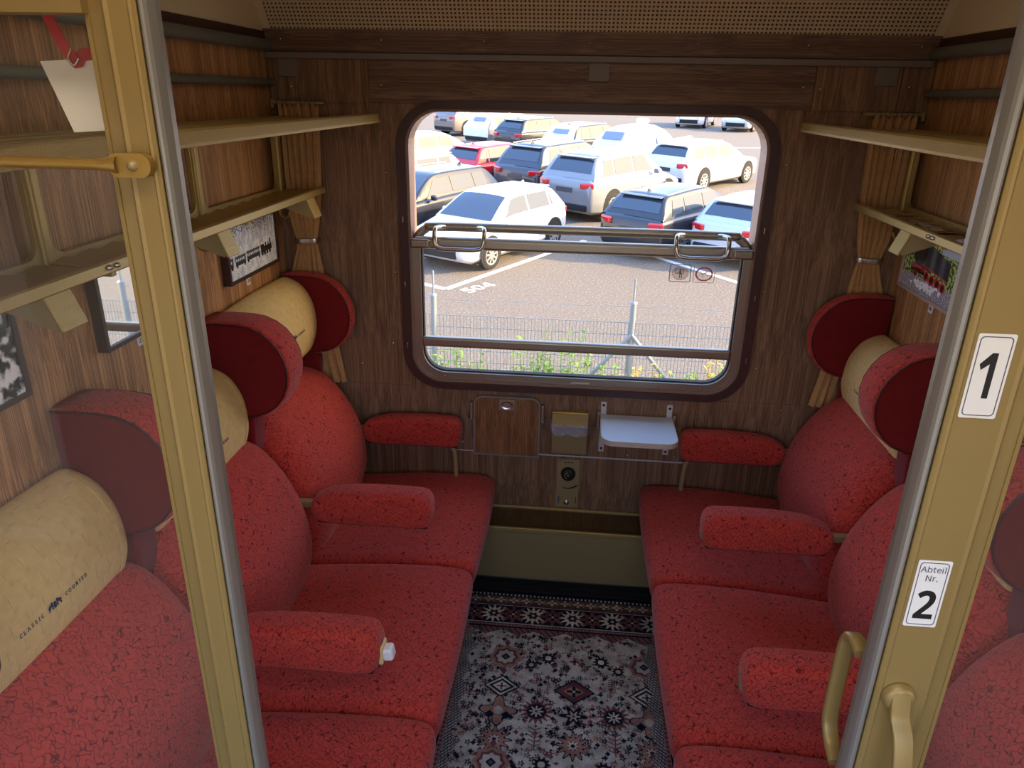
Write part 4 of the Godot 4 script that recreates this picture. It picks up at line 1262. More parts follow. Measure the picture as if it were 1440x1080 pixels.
	for k in range(-10, W + 40, 78):
		flower.call(k, 72, 12, 15, 26, pale, rose); flower.call(k, 72, 6, 6, 12, navy, sand)
		flower.call(k + 39, 72, 8, 14, 28, rose, pink); flower.call(k + 39, 72, 4, 5, 11, navy, pale)
		for s in [-1, 1]:
			diamond.call(k + 20, 72 + s * 16, 5, 6, pink)
	im.fill_rect(Rect2i(16, 98, W - 32, 3), sand); im.fill_rect(Rect2i(16, 103, W - 32, 5), pink)
	for x in range(18, W - 18, 7): diamond.call(x, 105, 2, 2, rose)
	# worn pile: fine knots vary a little
	var f := noise(FastNoiseLite.TYPE_SIMPLEX, 0.02, 77, 4)
	for y in H:
		for x in W:
			var c := im.get_pixel(x, y)
			var k := 0.92 + 0.16 * f.get_noise_2d(x, y) + r.randf_range(-0.09, 0.09)
			im.set_pixel(x, y, Color(c.r * k, c.g * k, c.b * k))
	var m := mat(Color.WHITE, 0.95, 0.0, {"albedo_texture": tex(im), "metallic_specular": 0.1})
	var g := Geo.new()
	g.quad(Vector3(-0.40, 0.009, 1.80), Vector3(0.40, 0.009, 1.80), Vector3(0.40, 0.009, 0), Vector3(-0.40, 0.009, 0))
	var t := thing("rug", "oriental rug with navy borders and beige field between the seat rows", "rug", Vector3(0, 0, 0.15))
	part(t, "pile", g, m)
	g = Geo.new()
	g.span(Vector3(-0.40, 0.0, 0), Vector3(0.40, 0.0085, 1.80))
	part(t, "backing", g, M.dark)
	g = Geo.new()
	g.box(Vector3(0.06, 0.0098, 0.32), Vector3(0.012, 0.0012, 0.002), Basis(Vector3.UP, 0.1))
	single("straw_scrap", g, mat(rgb8(186, 190, 120), 0.8), "tiny pale straw lying on the rug's border", "litter", Vector3(0, 0, 0.1))

# ---------------------------------------------------------------- sliding door leaves
func doors() -> void:
	for side in 2:
		var s := -1.0 if side == 0 else 1.0
		var e0: float = 0.374 if side == 0 else 0.338   # free edge
		var e1: float = 0.381 if side == 0 else 0.346   # end of the edge strip
		var e2: float = 0.433 if side == 0 else 0.424   # glass
		var z0 := 1.963; var z1 := 1.99
		var d := Node3D.new()
		d.name = "door_%d" % (side + 1)
		add_child(d)
		d.set_meta("kind", "structure")
		var flat := func(pts: Array) -> PackedVector2Array:   # (x, z) outline, drawn upwards
			var o := PackedVector2Array()
			for p in pts: o.append(Vector2(s * p.x, -p.y))
			return o
		var up := Transform3D(Basis(Vector3.RIGHT, Vector3(0, 0, -1), Vector3.UP), Vector3.ZERO)
		var g := Geo.new()
		g.prism(flat.call([Vector2(e0 + 0.003, z0), Vector2(e1, z0), Vector2(e1, z1 + 0.001), Vector2(e1 - 0.002, z1 + 0.002), Vector2(e0 + 0.003, z1 + 0.001), Vector2(e0 + 0.001, z1 - 0.002), Vector2(e0, z1 - 0.006), Vector2(e0 - 0.001, z1 - 0.012), Vector2(e0, z0 + 0.006)]), Transform3D(up.basis, Vector3(0, 0.02, 0)), 2.04)
		part(d, "edge_profile", g, M.edge_strip, "grey metal edge profile of the door leaf")
		g = Geo.new(); g.span(Vector3(s * e1, 0.02, z0), Vector3(s * (e1 + 0.003), 2.06, z1 - 0.005)); part(d, "seal", g, M.rubber)
		g = Geo.new()  # the stile with its two ridges
		var a := e1 + 0.003
		g.prism(flat.call([Vector2(a, z0), Vector2(e2, z0), Vector2(e2, z1 - 0.010), Vector2(e2 - 0.016, z1 - 0.008), Vector2(e2 - 0.018, z1), Vector2(e2 - 0.021, z1 + 0.002), Vector2(e2 - 0.024, z1), Vector2(a + 0.008, z1), Vector2(a + 0.006, z1 + 0.0012), Vector2(a + 0.004, z1), Vector2(a + 0.001, z1), Vector2(a, z1 - 0.001)]), Transform3D(up.basis, Vector3(0, 0.02, 0)), 2.04)
		part(d, "stile", g, M.gold, "gold lacquered door stile")
		g = Geo.new(); g.span(Vector3(s * e2, 1.988, z0), Vector3(s * 1.09, 2.06, z1)); part(d, "top_rail", g, M.gold)
		g = Geo.new(); g.span(Vector3(s * e2, 0.02, z0), Vector3(s * 1.09, 0.40, z1)); part(d, "bottom_rail", g, M.gold)
		g = Geo.new(); g.span(Vector3(s * 1.04, 0.40, z0), Vector3(s * 1.09, 1.988, z1)); part(d, "rear_stile", g, M.gold)
		g = Geo.new(); g.quad(Vector3(minf(s * e2, s * 1.04), 0.40, 1.974), Vector3(maxf(s * e2, s * 1.04), 0.40, 1.974), Vector3(maxf(s * e2, s * 1.04), 1.988, 1.974), Vector3(minf(s * e2, s * 1.04), 1.988, 1.974)); part(d, "pane", g, M.glass)
		g = Geo.new(); g.span(Vector3(s * e2, 0.40, 1.966), Vector3(s * (e2 + 0.004), 1.988, 1.981)); part(d, "glazing_bead", g, M.gold)
	var g := Geo.new()
	g.span(Vector3(-1.1, 2.065, 1.955), Vector3(1.1, 2.49, 2.0))
	struct("wall_front", g, M.ceiling)
	# curtain rod across the pane of one leaf
	var t := thing("brass_rod", "thin brass rod screwed across the door pane", "rod", Vector3(-0.405, 1.864, 1.992))
	g = Geo.new(); g.tube(pts3([-0.022, 0, 0.008, -0.64, 0.001, 0.008]), 0.0052, 10); part(t, "rod", g, M.brass)
	g = Geo.new(); g.prism(rrect(-0.022, -0.0105, 0.019, 0.0105, 0.0100, 8), face_z(0, 0, 0.001), 0.0095)
	g.lathe([Vector2(0.0052, 0.0), Vector2(0.007, 0.014), Vector2(0.0085, 0.022)], Transform3D(Basis(Vector3(0, 1, 0), Vector3(1, 0, 0), Vector3(0, 0, 1)), Vector3(-0.034, 0, 0.0075)), 10)
	part(t, "end_fitting", g, M.brass)
	g = Geo.new(); g.lathe([Vector2(0.0001, 0.004), Vector2(0.004, 0.0035), Vector2(0.0055, 0.0)], Transform3D(Basis(Vector3.RIGHT, Vector3(0, 0, 1), Vector3(0, -1, 0)), Vector3(0.002, 0, 0.0105)), 14); part(t, "screw", g, M.bronze)
	# handles of the other leaf
	t = thing("door_handle", "gold bow handle on the compartment side of the stickered door leaf", "handle", Vector3(0.345, 1.35, 1.955))
	g = Geo.new(); g.ribbon(smooth_path([0.0, -0.006, 0.0, 0.0, -0.004, -0.022, -0.001, -0.012, -0.036, -0.002, -0.03, -0.040, -0.002, -0.08, -0.041, -0.002, -0.13, -0.040, -0.001, -0.15, -0.036, 0.0, -0.165, -0.022, 0.0, -0.172, 0.0], 4), 0.019, 0.012, Vector3.RIGHT); part(t, "bow", g, M.gold)
	t = thing("door_handle", "gold lever-shaped pull handle below the number sticker 2", "handle", Vector3(0.374, 1.34, 1.991))
	g = Geo.new(); g.lathe([Vector2(0.0001, 0.010), Vector2(0.014, 0.009), Vector2(0.017, 0.005), Vector2(0.018, 0)], Transform3D(Basis(Vector3.RIGHT, Vector3(0, 0, 1), Vector3(0, -1, 0)), Vector3(0, -0.018, 0)), 20); part(t, "boss", g, M.gold)
	g = Geo.new(); g.ribbon(smooth_path([0, -0.008, 0.006, 0, -0.024, 0.010, 0.001, -0.038, 0.014, 0.003, -0.055, 0.026, 0.004, -0.085, 0.036, 0.005, -0.13, 0.040, 0.005, -0.18, 0.038, 0.004, -0.21, 0.022, 0.003, -0.22, 0.002], 5), 0.021, 0.007, Vector3.RIGHT); part(t, "lever", g, M.gold)
	# number stickers
	for k in 2:
		var y: float = [1.698, 1.458][k]
		t = thing("number_sticker", ["white sticker with a large black 1 on the gold door stile", "white sticker reading Abteil Nr. 2 on the gold door stile"][k], "sticker", Vector3(0.3755, y, 1.9905))
		g = Geo.new(); g.prism(rrect(-0.0165, -0.041, 0.0165, 0.041, 0.002), face_z(0, 0, 0), 0.0006); part(t, "plate", g, M.white)
		g = Geo.new(); g.ring(rrect(-0.0143, -0.0385, 0.0143, 0.0385, 0.004), rrect(-0.0134, -0.0376, 0.0134, 0.0376, 0.0033), face_z(0, 0, 0.0006), 0.0002); part(t, "border", g, mat(rgb8(90, 84, 100), 0.6))
		g = Geo.new()
		if k == 0:
			var one := PackedVector2Array([Vector2(0.0045, -0.021), Vector2(0.0045, 0.023), Vector2(-0.0005, 0.023), Vector2(-0.0095, 0.012), Vector2(-0.0075, 0.0065), Vector2(-0.0008, 0.0125), Vector2(-0.0008, -0.021)])
			g.prism(one, face_z(0, 0, 0.0006), 0.0003)
		else:
			g.text("2", 0.042, func(x, yy, l): return Vector3(x * 0.95, yy * 1.15 - 0.014, 0.0006 + l * 0.3), true)
		part(t, "numeral", g, M.black)
		if k == 1:
			g = Geo.new()
			g.text("Abteil", 0.0098, func(x, yy, l): return Vector3(x, yy + 0.030, 0.0006 + l * 0.3))
			g.text("Nr.", 0.0098, func(x, yy, l): return Vector3(x, yy + 0.0195, 0.0006 + l * 0.3))
			part(t, "lettering", g, mat(rgb8(96, 88, 108), 0.6))
	# tag hanging inside from the other leaf
	t = thing("hanging_tag", "white paper tag on a red strap hanging behind the door pane", "tag", Vector3(-0.49, 1.99, 1.93))
	g = Geo.new(); g.prism(PackedVector2Array([Vector2(-0.033, -0.039), Vector2(0.024, -0.035), Vector2(0.030, -0.100), Vector2(-0.012, -0.103)]), face_z(0, 0, 0), 0.001); part(t, "card", g, mat(rgb8(236, 230, 214), 0.8))
	g = Geo.new(); g.ribbon(smooth_path([-0.016, 0.003, 0.002, -0.012, -0.006, 0.004, -0.002, -0.026, 0.006, 0.006, -0.040, 0.004, 0.012, -0.033, 0.002, 0.03, -0.031, 0.0], 4), 0.002, 0.011, Vector3(0, 0, 1)); part(t, "strap", g, M.red, "red woven strap")
	g = Geo.new(); g.tube(smooth_path([0.004, -0.028, 0.006, 0.001, -0.036, 0.008, 0.005, -0.042, 0.007, 0.010, -0.036, 0.006], 4), 0.0012, 6); part(t, "clip", g, M.steel)

# ---------------------------------------------------------------- outside
const GROUND := -1.4
const SLOPE := 0.04
func ground_y(z: float) -> float:
	return GROUND + SLOPE * (-z - 10.0)

var car_kinds := {
	"hatch": {"L": 4.05, "W": 1.74, "H": 1.46, "belt": 0.96, "wsb": 0.95, "wst": 1.75, "re": 0.55, "tb": 0.14, "r": 0.31, "wb": 2.55, "wf": 0.80},
	"wagon": {"L": 4.70, "W": 1.82, "H": 1.48, "belt": 0.97, "wsb": 1.20, "wst": 2.0, "re": 0.50, "tb": 0.10, "r": 0.33, "wb": 2.75, "wf": 0.92},
	"suv": {"L": 4.50, "W": 1.86, "H": 1.66, "belt": 1.08, "wsb": 1.10, "wst": 1.85, "re": 0.52, "tb": 0.12, "r": 0.36, "wb": 2.70, "wf": 0.88}}
var wheel_cache := {}

func make_car(kind: String, m: Material, label: String, at: Vector2, yaw: float, o := {}) -> Node3D:
	var c: Dictionary = car_kinds[kind]
	var L: float = c.L; var W: float = c.W; var H: float = c.H; var belt: float = c.belt
	var k: float = o.get("scale", 1.0)
	var t := thing("parked_car", label, "car", Vector3(at.x, ground_y(at.y), at.y), 0.0, "cars in the car park")
	t.basis = Basis(Vector3.RIGHT, atan(SLOPE)) * Basis(Vector3.UP, -deg_to_rad(yaw)) * Basis.from_scale(Vector3.ONE * k)
	var Z := func(d: float) -> float: return d - L / 2   # front at -z
	var g := Geo.new()
	var rows := []
	for s in [[0.0, 0.70, 0.40, 0.60], [0.05, 0.84, 0.26, 0.70], [0.25, 0.95, 0.20, 0.80], [c.wsb, 1.0, 0.20, belt - 0.03], [L * 0.5, 1.0, 0.20, belt], [L - 0.5, 0.99, 0.20, belt + 0.02], [L - 0.10, 0.94, 0.24, belt + 0.01], [L - 0.02, 0.90, 0.30, belt - 0.10], [L, 0.84, 0.36, belt - 0.30]]:
		var hw: float = W / 2 * s[1]
		var half := [Vector2(hw * 0.90, s[2]), Vector2(hw * 0.985, s[2] + 0.10), Vector2(hw, 0.55), Vector2(hw * 0.985, s[3] - 0.12), Vector2(hw * 0.94, s[3] - 0.03), Vector2(hw * 0.84, s[3]), Vector2(hw * 0.4, s[3] + 0.012)]
		var row := []
		for p in half: row.append(Vector3(-p.x, p.y, Z.call(s[0])))
		for q in range(half.size() - 1, -1, -1): row.append(Vector3(half[q].x, half[q].y, Z.call(s[0])))
		rows.append(row)
	g.grid(rows, true, false)
	g.cap(rows[0], Vector3(0, 0, -1)); g.cap(rows[-1], Vector3(0, 0, 1))
	# upper body
	var top := spline([Vector2(c.wsb, belt - 0.03), Vector2(c.wst, H - 0.07), Vector2(c.wst + 0.55, H), Vector2(L - c.re - 0.5, H - 0.015), Vector2(L - c.re, H - 0.07), Vector2(L - c.tb, belt + 0.0)], 5, false)
	var bw := W / 2 * 0.90; var rw := W / 2 * 0.70
	var y_at := func(d: float) -> float:
		for q in top.size() - 1:
			if d <= top[q + 1].x: return lerpf(top[q].y, top[q + 1].y, clampf((d - top[q].x) / maxf(top[q + 1].x - top[q].x, 1e-4), 0, 1))
		return top[-1].y
	var edge := func(d: float) -> float: return lerpf(bw, rw, clampf((y_at.call(d) - belt) / (H - belt), 0, 1))
	var P := func(d: float, u: float, lift: float) -> Vector3:
		var y: float = y_at.call(d)
		var f := clampf((y - belt) / (H - belt), 0, 1)
		var sl: float = (y_at.call(d + 0.05) - y_at.call(d - 0.05)) / 0.1
		var nn := Vector3(0, 1, -sl).normalized()
		return Vector3(u * edge.call(d), y - 0.05 * f * pow(u, 4), Z.call(d)) + nn * lift
	var S := func(d: float, tt: float, side: float, lift: float) -> Vector3:
		var a := Vector3(bw, belt - 0.03, Z.call(d))
		var b: Vector3 = P.call(d, 1.0, 0.0)
		var p := a.lerp(b, tt)
		return Vector3(side * (p.x + lift), p.y + lift * 0.3, p.z)
	rows = []
	for p in top:
		var row := [Vector3(-bw, belt - 0.03, Z.call(p.x))]
		for u in [-1.0, -0.85, -0.5, 0.0, 0.5, 0.85, 1.0]: row.append(P.call(p.x, u, 0.0))
		row.append(Vector3(bw, belt - 0.03, Z.call(p.x)))
		rows.append(row)
	g.grid(rows, false, false)
	part(t, "body", g, m)
	var wrap_tail: bool = o.get("wrap", false)
	# glass
	for w in [["windscreen", c.wsb + 0.06, c.wst - 0.02, 0.90], ["rear_window", L - c.re + 0.06, L - c.tb - 0.10, 0.84]]:
		g = Geo.new()
		rows = []
		for j in 6:
			var row := []
			for q in 7: row.append(P.call(lerpf(w[1], w[2], j / 5.0), lerpf(-w[3], w[3], q / 6.0), 0.008))
			rows.append(row)
		g.grid(rows)
		part(t, w[0], g, M.wrap if wrap_tail and w[0] == "rear_window" else M.car_glass)
	var mid: float = c.wst + 0.62
	var rear_d: float = mid + 0.92
	for side in [-1.0, 1.0]:
		for w in [[c.wsb + 0.42, mid, c.wst + 0.10, mid], [mid + 0.07, rear_d, mid + 0.07, rear_d - 0.04], [rear_d + 0.07, L - c.tb - 0.42, rear_d + 0.03, L - c.re - 0.20]]:
			if w[1] - w[0] < 0.12: continue
			g = Geo.new()
			rows = []
			for j in 3:
				var row := []
				var tt: float = [0.16, 0.5, 0.86][j]
				for q in 5: row.append(S.call(lerpf(lerpf(w[0], w[2], tt), lerpf(w[1], w[3], tt), q / 4.0), tt, side, 0.007))
				rows.append(row)
			g.grid(rows, false, side < 0)
			part(t, "side_window", g, M.car_glass)
		if o.get("rails", kind != "hatch"):
			g = Geo.new()
			var path := []
			for q in 9:
				var d: float = lerpf(c.wst + 0.25, L - c.re - 0.1, q / 8.0)
				path.append(P.call(d, side * 0.9, 0.035))
			g.tube(path, 0.018, 6)
			part(t, "roof_rail", g, M.rim)
		g = Geo.new(); g.rbox(Vector3(side * (W / 2 + 0.06), belt + 0.02, Z.call(c.wsb + 0.55)), Vector3(0.16, 0.12, 0.10), 0.04, Basis(), 3); part(t, "mirror", g, m)
		if not wrap_tail:
			g = Geo.new(); g.rbox(Vector3(side * (W / 2 * 0.74), belt - 0.13, Z.call(L - 0.045)), Vector3(0.36, 0.15, 0.10), 0.04, Basis(Vector3.UP, side * 0.35), 3); part(t, "tail_lamp", g, M.tail)
		g = Geo.new(); g.rbox(Vector3(side * (W / 2 * 0.70), 0.66, Z.call(0.10)), Vector3(0.34, 0.12, 0.14), 0.04, Basis(Vector3.UP, -side * 0.5), 3); part(t, "headlamp", g, M.head)
		for d in [c.wf, c.wf + c.wb]:
			var key := str(c.r)
			if not wheel_cache.has(key):
				var r: float = c.r
				var face := Basis(Vector3(0, 0, 1), Vector3(1, 0, 0), Vector3(0, 1, 0))
				var a := Geo.new(); a.lathe([Vector2(r + 0.055, 0.0), Vector2(r + 0.055, 0.012), Vector2(0.001, 0.012)], Transform3D(face, Vector3(-0.016, 0.05, 0)), 24)
				var b := Geo.new(); b.lathe([Vector2(r * 0.6, -0.19), Vector2(r * 0.96, -0.18), Vector2(r, -0.15), Vector2(r, -0.02), Vector2(r * 0.95, 0.008), Vector2(r * 0.70, 0.008), Vector2(r * 0.66, -0.01)], Transform3D(face, Vector3.ZERO), 24)
				var e := Geo.new(); e.lathe([Vector2(r * 0.70, 0.006), Vector2(r * 0.66, 0.010), Vector2(r * 0.60, 0.002)], Transform3D(face, Vector3.ZERO), 24)
				for q in 9:
					var an := TAU * q / 9
					e.box(Vector3(-0.002, cos(an) * r * 0.34, sin(an) * r * 0.34), Vector3(0.02, r * 0.60, r * 0.15), Basis(Vector3.RIGHT, an))
				e.lathe([Vector2(0.001, 0.014), Vector2(r * 0.14, 0.012), Vector2(r * 0.18, 0.0)], Transform3D(face, Vector3.ZERO), 12)
				var f := Geo.new(); f.lathe([Vector2(0.001, -0.03), Vector2(r * 0.68, -0.03)], Transform3D(face, Vector3.ZERO), 20)
				wheel_cache[key] = [a.mesh(), b.mesh(), e.mesh(), f.mesh()]
			var wm: Array = wheel_cache[key]
			var node := Node3D.new()
			node.name = "wheel"
			t.add_child(node, true)
			node.position = Vector3(side * (W / 2 + 0.004), c.r, Z.call(d))
			if side < 0: node.rotation.y = PI
			part_mesh(node, "wheel_arch", wm[0], M.tyre)
			part_mesh(node, "tyre", wm[1], M.tyre)
			part_mesh(node, "rim", wm[2], M.rim)
			part_mesh(node, "brake_disc", wm[3], M.plate)
	g = Geo.new(); g.rbox(Vector3(0, belt - 0.27, Z.call(L - 0.0)), Vector3(0.52, 0.12, 0.02), 0.005); part(t, "number_plate", g, M.plate)
	g = Geo.new(); g.rbox(Vector3(0, 0.40, Z.call(L - 0.01)), Vector3(W * 0.80, 0.16, 0.10), 0.04, Basis(), 3); part(t, "rear_bumper", g, M.tyre)
	g = Geo.new(); g.rbox(Vector3(0, 0.42, Z.call(0.02)), Vector3(W * 0.62, 0.22, 0.08), 0.03, Basis(), 3); part(t, "grille", g, M.tyre)
	var fin := Geo.new()
	fin.prism(PackedVector2Array([Vector2(0, 0), Vector2(0.16, 0), Vector2(0.13, 0.065), Vector2(0.10, 0.07)]), Transform3D(Basis(Vector3(0, 0, 1), Vector3.UP, Vector3(-1, 0, 0)), P.call(L - c.re - 0.35, 0.0, -0.005) + Vector3(0.012, 0, 0)), 0.024)
	part(t, "antenna_fin", fin, m if not o.has("fin") else M.white)
	if not wrap_tail:
		g = Geo.new(); g.rbox(P.call(L - c.re + 0.03, 0.0, 0.03), Vector3(rw * 1.7, 0.025, 0.18), 0.01, Basis(Vector3.RIGHT, 0.1)); part(t, "spoiler", g, m)
	else:
		g = Geo.new()
		rows = []
		for j in 7:
			var row := []
			for q in 9:
				var u := lerpf(-1, 1, q / 8.0)
				var f := j / 6.0
				if f < 0.6: row.append(P.call(lerpf(L - c.re - 0.1, L - c.tb, f / 0.6), u * 0.98, 0.03 + 0.01 * sin(q * 2.3 + j)))
				else: row.append(Vector3(u * W / 2 * 0.92, lerpf(belt, 0.5, (f - 0.6) / 0.4), Z.call(L + 0.03 + 0.015 * sin(q * 1.9 + j * 1.1))))
			rows.append(row)
		g.grid(rows)
		part(t, "tail_wrap", g, M.wrap, "white protective wrap over the tail")
		g = Geo.new(); g.box(P.call(L - c.tb - 0.2, 0.0, 0.05), Vector3(0.75, 0.22, 0.01), Basis(Vector3.RIGHT, -0.85)); part(t, "wrap_window", g, M.wrap_patch)
	return t

func covered_car(label: String, at: Vector2, yaw: float) -> void:
	var t := thing("covered_car", label, "car", Vector3(at.x, ground_y(at.y), at.y), 0.0, "cars in the car park")
	t.basis = Basis(Vector3.RIGHT, atan(SLOPE)) * Basis(Vector3.UP, -deg_to_rad(yaw))
	var g := Geo.new()
	var rows := []
	var prof := spline([Vector2(-2.45, 0.25), Vector2(-2.4, 0.75), Vector2(-1.3, 1.0), Vector2(-0.5, 1.55), Vector2(0.6, 1.66), Vector2(1.7, 1.55), Vector2(2.25, 1.02), Vector2(2.38, 0.6), Vector2(2.36, 0.2)], 4, false)
	for p in prof:
		var row := []
		for q in 17:
			var a := lerpf(0, PI, q / 16.0)
			var wv := 0.022 * sin(q * 1.9 + p.x * 4.0) + 0.015 * sin(p.x * 9 + q)
			var e: float = 0.95 - 0.18 * clampf((sin(a) * p.y - 0.9) / 0.7, 0, 1)
			row.append(Vector3(-signf(cos(a)) * pow(absf(cos(a)), 0.55) * (e + wv), 0.15 + (p.y - 0.15) * pow(sin(a), 0.5) + wv * 0.5, p.x))
		rows.append(row)
	g.grid(rows)
	part(t, "cover", g, M.wrap, "loose white protective cover")
	g = Geo.new(); g.box(Vector3(0, 1.33, 2.045), Vector3(0.85, 0.34, 0.02), Basis(Vector3.RIGHT, -0.8)); part(t, "cover_window", g, M.wrap_patch)
	g = Geo.new(); g.box(Vector3(0, 0.72, 2.385), Vector3(0.3, 0.22, 0.02)); part(t, "plate_window", g, M.wrap_patch)
	g = Geo.new(); g.box(Vector3(0.93, 1.15, 0.3), Vector3(0.02, 0.32, 0.4), Basis(Vector3(0, 0, 1), 0.35)); part(t, "side_patch", g, M.wrap_patch)
	g = Geo.new(); g.rbox(Vector3(-0.2, 1.72, -0.2), Vector3(0.5, 0.2, 0.5), 0.1, Basis(Vector3.UP, 0.5), 3); part(t, "bunched_cloth", g, M.wrap)

func ground_prism(poly: Array, lift: float) -> Geo:  # flat paint on the sloping ground
	var g := Geo.new()
	var p := []
	for q in poly: p.append(Vector3(q.x, ground_y(q.y) + lift, q.y))
	g.cap(p, Vector3.UP)
	return g

func stripe(a: Vector2, b: Vector2, w: float) -> Geo:
	var n := (b - a).normalized().orthogonal() * w / 2
	return ground_prism([a + n, b + n, b - n, a - n], 0.006)

func outside() -> void:
	var g := Geo.new()
	g.quad(Vector3(-90, ground_y(-6.0), -6.0), Vector3(90, ground_y(-6.0), -6.0), Vector3(90, ground_y(-130), -130), Vector3(-90, ground_y(-130), -130))
	var gr := struct("ground", g, M.asphalt)
	g = Geo.new()
	g.quad(Vector3(-90, -1.75, 60.0), Vector3(90, -1.75, 60.0), Vector3(90, -1.75, -3.6), Vector3(-90, -1.75, -3.6))
	g.quad(Vector3(-90, -1.75, -3.6), Vector3(90, -1.75, -3.6), Vector3(90, ground_y(-6.0), -6.0), Vector3(-90, ground_y(-6.0), -6.0))
	struct("trackside_ground", g, M.ballast)
	var yaw := 30.0
	var h := Vector2(sin(deg_to_rad(yaw)), -cos(deg_to_rad(yaw)))
	var rt := Vector2(cos(deg_to_rad(yaw)), sin(deg_to_rad(yaw)))
	var corner := Vector2(-2.37, -10.16)
	for ln in [[corner, corner + h * 5.0], [corner, corner - rt * 5.5], [Vector2(1.45, -13.4), Vector2(3.4, -10.9)], [Vector2(1.45, -13.4), Vector2(1.45, -13.4) + h * 5], [Vector2(2.1, -14.3), Vector2(1.2, -13.9)], [Vector2(3.6, -18.4), Vector2(6.6, -22.4)], [Vector2(2.0, -35.0), Vector2(16.0, -37.5)], [Vector2(9.6, -36.4), Vector2(13.5, -41.0)], [Vector2(2.6, -35.5), Vector2(6.0, -42.0)]]:
		part(gr, "parking_line", stripe(ln[0], ln[1], 0.14), M.road_paint)
	g = Geo.new()
	var base := Vector2(-1.80, -10.33)
	var along := Vector2(0.60, -0.80); var upw := Vector2(-0.80, -0.60)
	g.text("504", 0.62, func(x, y, l):
		var q: Vector2 = base + along * (x * 0.72) + upw * (y * 0.62)
		return Vector3(q.x, ground_y(q.y) + 0.006 + l, q.y), true)
	part(gr, "bay_number", g, M.road_paint, "white painted bay number 504")
	# cars
	var rear := func(x: float, z: float, kind: String, yw: float, k := 1.0) -> Vector2:
		return Vector2(x, z) + Vector2(sin(deg_to_rad(yw)), -cos(deg_to_rad(yw))) * float(car_kinds[kind].L) * 0.5 * k
	var white := paint(rgb8(226, 228, 232)); var black := paint(rgb8(30, 32, 40)); var grey := paint(rgb8(128, 132, 138)); var silver := paint(rgb8(188, 194, 204)); var red := paint(rgb8(196, 26, 44)); var brown := paint(rgb8(120, 112, 108)); var navy := paint(rgb8(42, 48, 62))
	make_car("hatch", white, "white hatchback facing the fence beside bay number 504", Vector2(-1.87, -13.05), 209.0, {"scale": 0.93})
	make_car("wagon", black, "black estate car with its nose next to the white hatchback", Vector2(-3.85, -15.0), 209.0, {"scale": 0.96})
	make_car("wagon", white, "white estate car whose roof shows behind the black estate's bonnet", Vector2(-5.15, -17.3), 209.0)
	make_car("suv", grey, "grey SUV with its tail to the fence, in front of the covered car", rear.call(-0.46, -16.7, "suv", 36.0), 36.0)
	make_car("suv", navy, "dark blue SUV between the red hatchback and the grey SUV", rear.call(-1.92, -18.7, "suv", 36.0), 36.0)
	make_car("hatch", red, "red hatchback between the white coupe-roofed car and dark blue SUV", rear.call(-3.85, -20.0, "hatch", 36.0), 36.0)
	make_car("wagon", white, "white estate car standing side-on beside the covered car", rear.call(2.55, -22.0, "wagon", 40.0), 40.0)
	make_car("wagon", black, "black estate car with its tail to the fence, beside the silver hatchback", rear.call(1.02, -12.95, "wagon", 36.0, 0.9), 36.0, {"scale": 0.9})
	make_car("hatch", silver, "silver hatchback with a white roof aerial beside the black estate", rear.call(2.85, -12.5, "hatch", 38.0, 0.9), 38.0, {"scale": 0.9, "fin": true})
	covered_car("car under a full white protective cover", Vector2(2.25, -27.6), 36.0)
	make_car("wagon", black, "black estate car behind the red hatchback", rear.call(-3.4, -30.8, "wagon", 38.0), 38.0)
	make_car("wagon", black, "dark estate car with its tail wrapped in white, behind the dark blue SUV", rear.call(-1.1, -28.0, "wagon", 38.0), 38.0, {"wrap": true})
	make_car("wagon", grey, "grey estate car with a wrapped tail behind the red hatchback's row", rear.call(-5.1, -33.4, "wagon", 38.0), 38.0, {"wrap": true})
	make_car("suv", brown, "brown grey car in the back row beside the wrapped grey estate", rear.call(-7.6, -38.6, "suv", 40.0), 40.0)
	make_car("wagon", white, "white coupe-roofed car behind the white estate's roof", Vector2(-5.5, -24.4), 36.0, {"rails": false})
	make_car("wagon", white, "white car in the back row before the brown grey car", Vector2(-10.2, -32.0), 36.0, {"rails": false})
	make_car("suv", white, "white SUV with its nose to the train in the last row", Vector2(7.2, -49.0), 200.0)
	make_car("suv", silver, "grey SUV with its nose to the train in the last row", Vector2(9.9, -47.0), 205.0)
	fence()

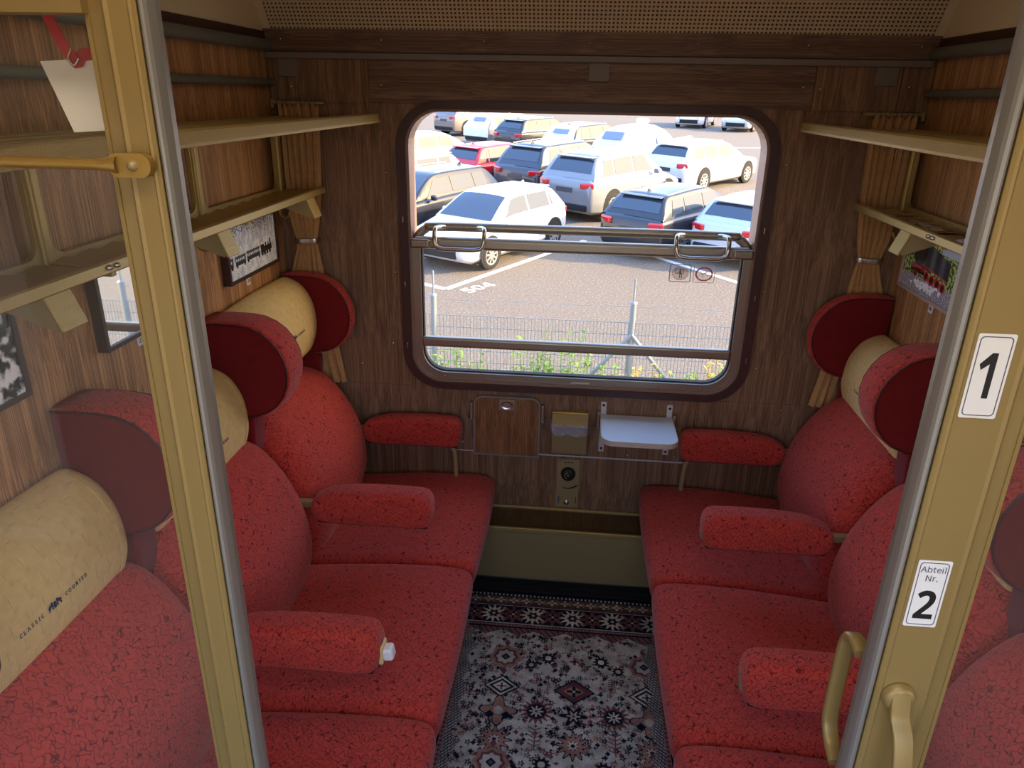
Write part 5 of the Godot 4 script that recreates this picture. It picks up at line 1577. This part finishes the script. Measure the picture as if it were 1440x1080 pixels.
func fence() -> void:
	var z := -4.3
	var foot := -1.62
	var t := thing("wire_fence", "galvanised wire mesh fence along the car park", "fence", Vector3(0, foot, z))
	var g := Geo.new()
	var top := -0.13 - foot
	for k in 330:  # upright wires
		var x := -4.0 + k * 0.034
		g.box(Vector3(x, top / 2, 0.004), Vector3(0.005, top, 0.005))
	var wires := part(t, "upright_wires", g, M.galv)
	wires.set_meta("kind", "stuff")
	for k in 13:
		g = Geo.new(); g.box(Vector3(1.5, top - 0.004 - k * 0.122, -0.004), Vector3(11.2, 0.006, 0.006)); part(t, "cross_wire", g, M.galv)
	g = Geo.new(); g.box(Vector3(1.5, top + 0.155, 0), Vector3(11.2, 0.003, 0.003)); part(t, "tension_wire", g, M.galv)
	for x in [-3.35, -1.41, 0.555, 2.5, 4.45]:
		g = Geo.new()
		g.tube(pts3([x, -0.1, 0, x, top + 0.19, 0]), 0.030, 10)
		g.lathe([Vector2(0.034, 0), Vector2(0.034, 0.02), Vector2(0.0001, 0.03)], face_z(x, top + 0.185, 0), 10)
		var p := part(t, "post", g, M.galv)
		g = Geo.new(); g.tube(pts3([x, top + 0.2, 0, x, top + 0.44, 0]), 0.010, 6); part(p, "spike", g, M.galv)
	for s in [-1.0, 1.0]:
		g = Geo.new(); g.tube(pts3([0.555, top - 0.12, 0.02, 0.555 + s * 0.95, 0.25, 0.02]), 0.021, 8); part(t, "strut", g, M.galv)
	# weeds at its foot
	var r := RandomNumberGenerator.new(); r.seed = 5
	var spots := [[-1.30, 1.18, 0], [-1.08, 1.25, 0], [-0.86, 1.08, 0], [-0.66, 1.02, 0], [-0.44, 1.42, 0], [-0.22, 1.30, 0], [-0.02, 1.50, 0], [0.20, 1.05, 0], [0.42, 0.98, 0], [0.68, 1.12, 1], [0.88, 1.04, 0], [1.08, 1.06, 0], [1.28, 1.10, 0], [1.48, 1.28, 1], [-1.52, 1.1, 0], [0.31, 1.14, 0]]
	for q in spots.size():
		var sp: Array = spots[q]
		var dry: bool = sp[2] == 1
		var w := thing("weed", "dry yellow weed growing at the wire fence" if dry else "green leafy weed growing at the wire fence", "plant", Vector3(sp[0], foot - 0.02, z + 0.10 + 0.12 * r.randf()), 0.0, "dry weeds at the fence" if dry else "green weeds at the fence")
		var stem := Geo.new()
		var leaf := Geo.new()
		for k in 6:
			var hgt: float = sp[1] * r.randf_range(0.78, 1.04)
			var lean := Vector2(r.randf_range(-0.2, 0.2), r.randf_range(-0.05, 0.10))
			var path := []
			for e in 7:
				var f := e / 6.0
				path.append(Vector3(lean.x * f + 0.015 * sin(f * 7 + k), hgt * f, lean.y * f * f))
			stem.tube(path, 0.004, 5)
			for e in 30:
				var f := r.randf_range(0.25, 1.0)
				var p := Vector3(lean.x * f, hgt * f, lean.y * f * f)
				var d := Vector3(r.randf_range(-1, 1), r.randf_range(-0.3, 0.6), r.randf_range(-1, 1)).normalized()
				var side := d.cross(Vector3.UP).normalized() * r.randf_range(0.012, 0.024)
				var len := r.randf_range(0.045, 0.10)
				var tip := p + d * len + Vector3(0, -0.01, 0)
				var m := p + d * len * 0.5 + Vector3(0, 0.004, 0)
				leaf.quad(p, m - side, tip, m + side)
		part(w, "stem", stem, M.straw if dry else M.leaf)
		var lv := part(w, "foliage", leaf, M.straw if dry else M.leaf)
		lv.set_meta("kind", "stuff")
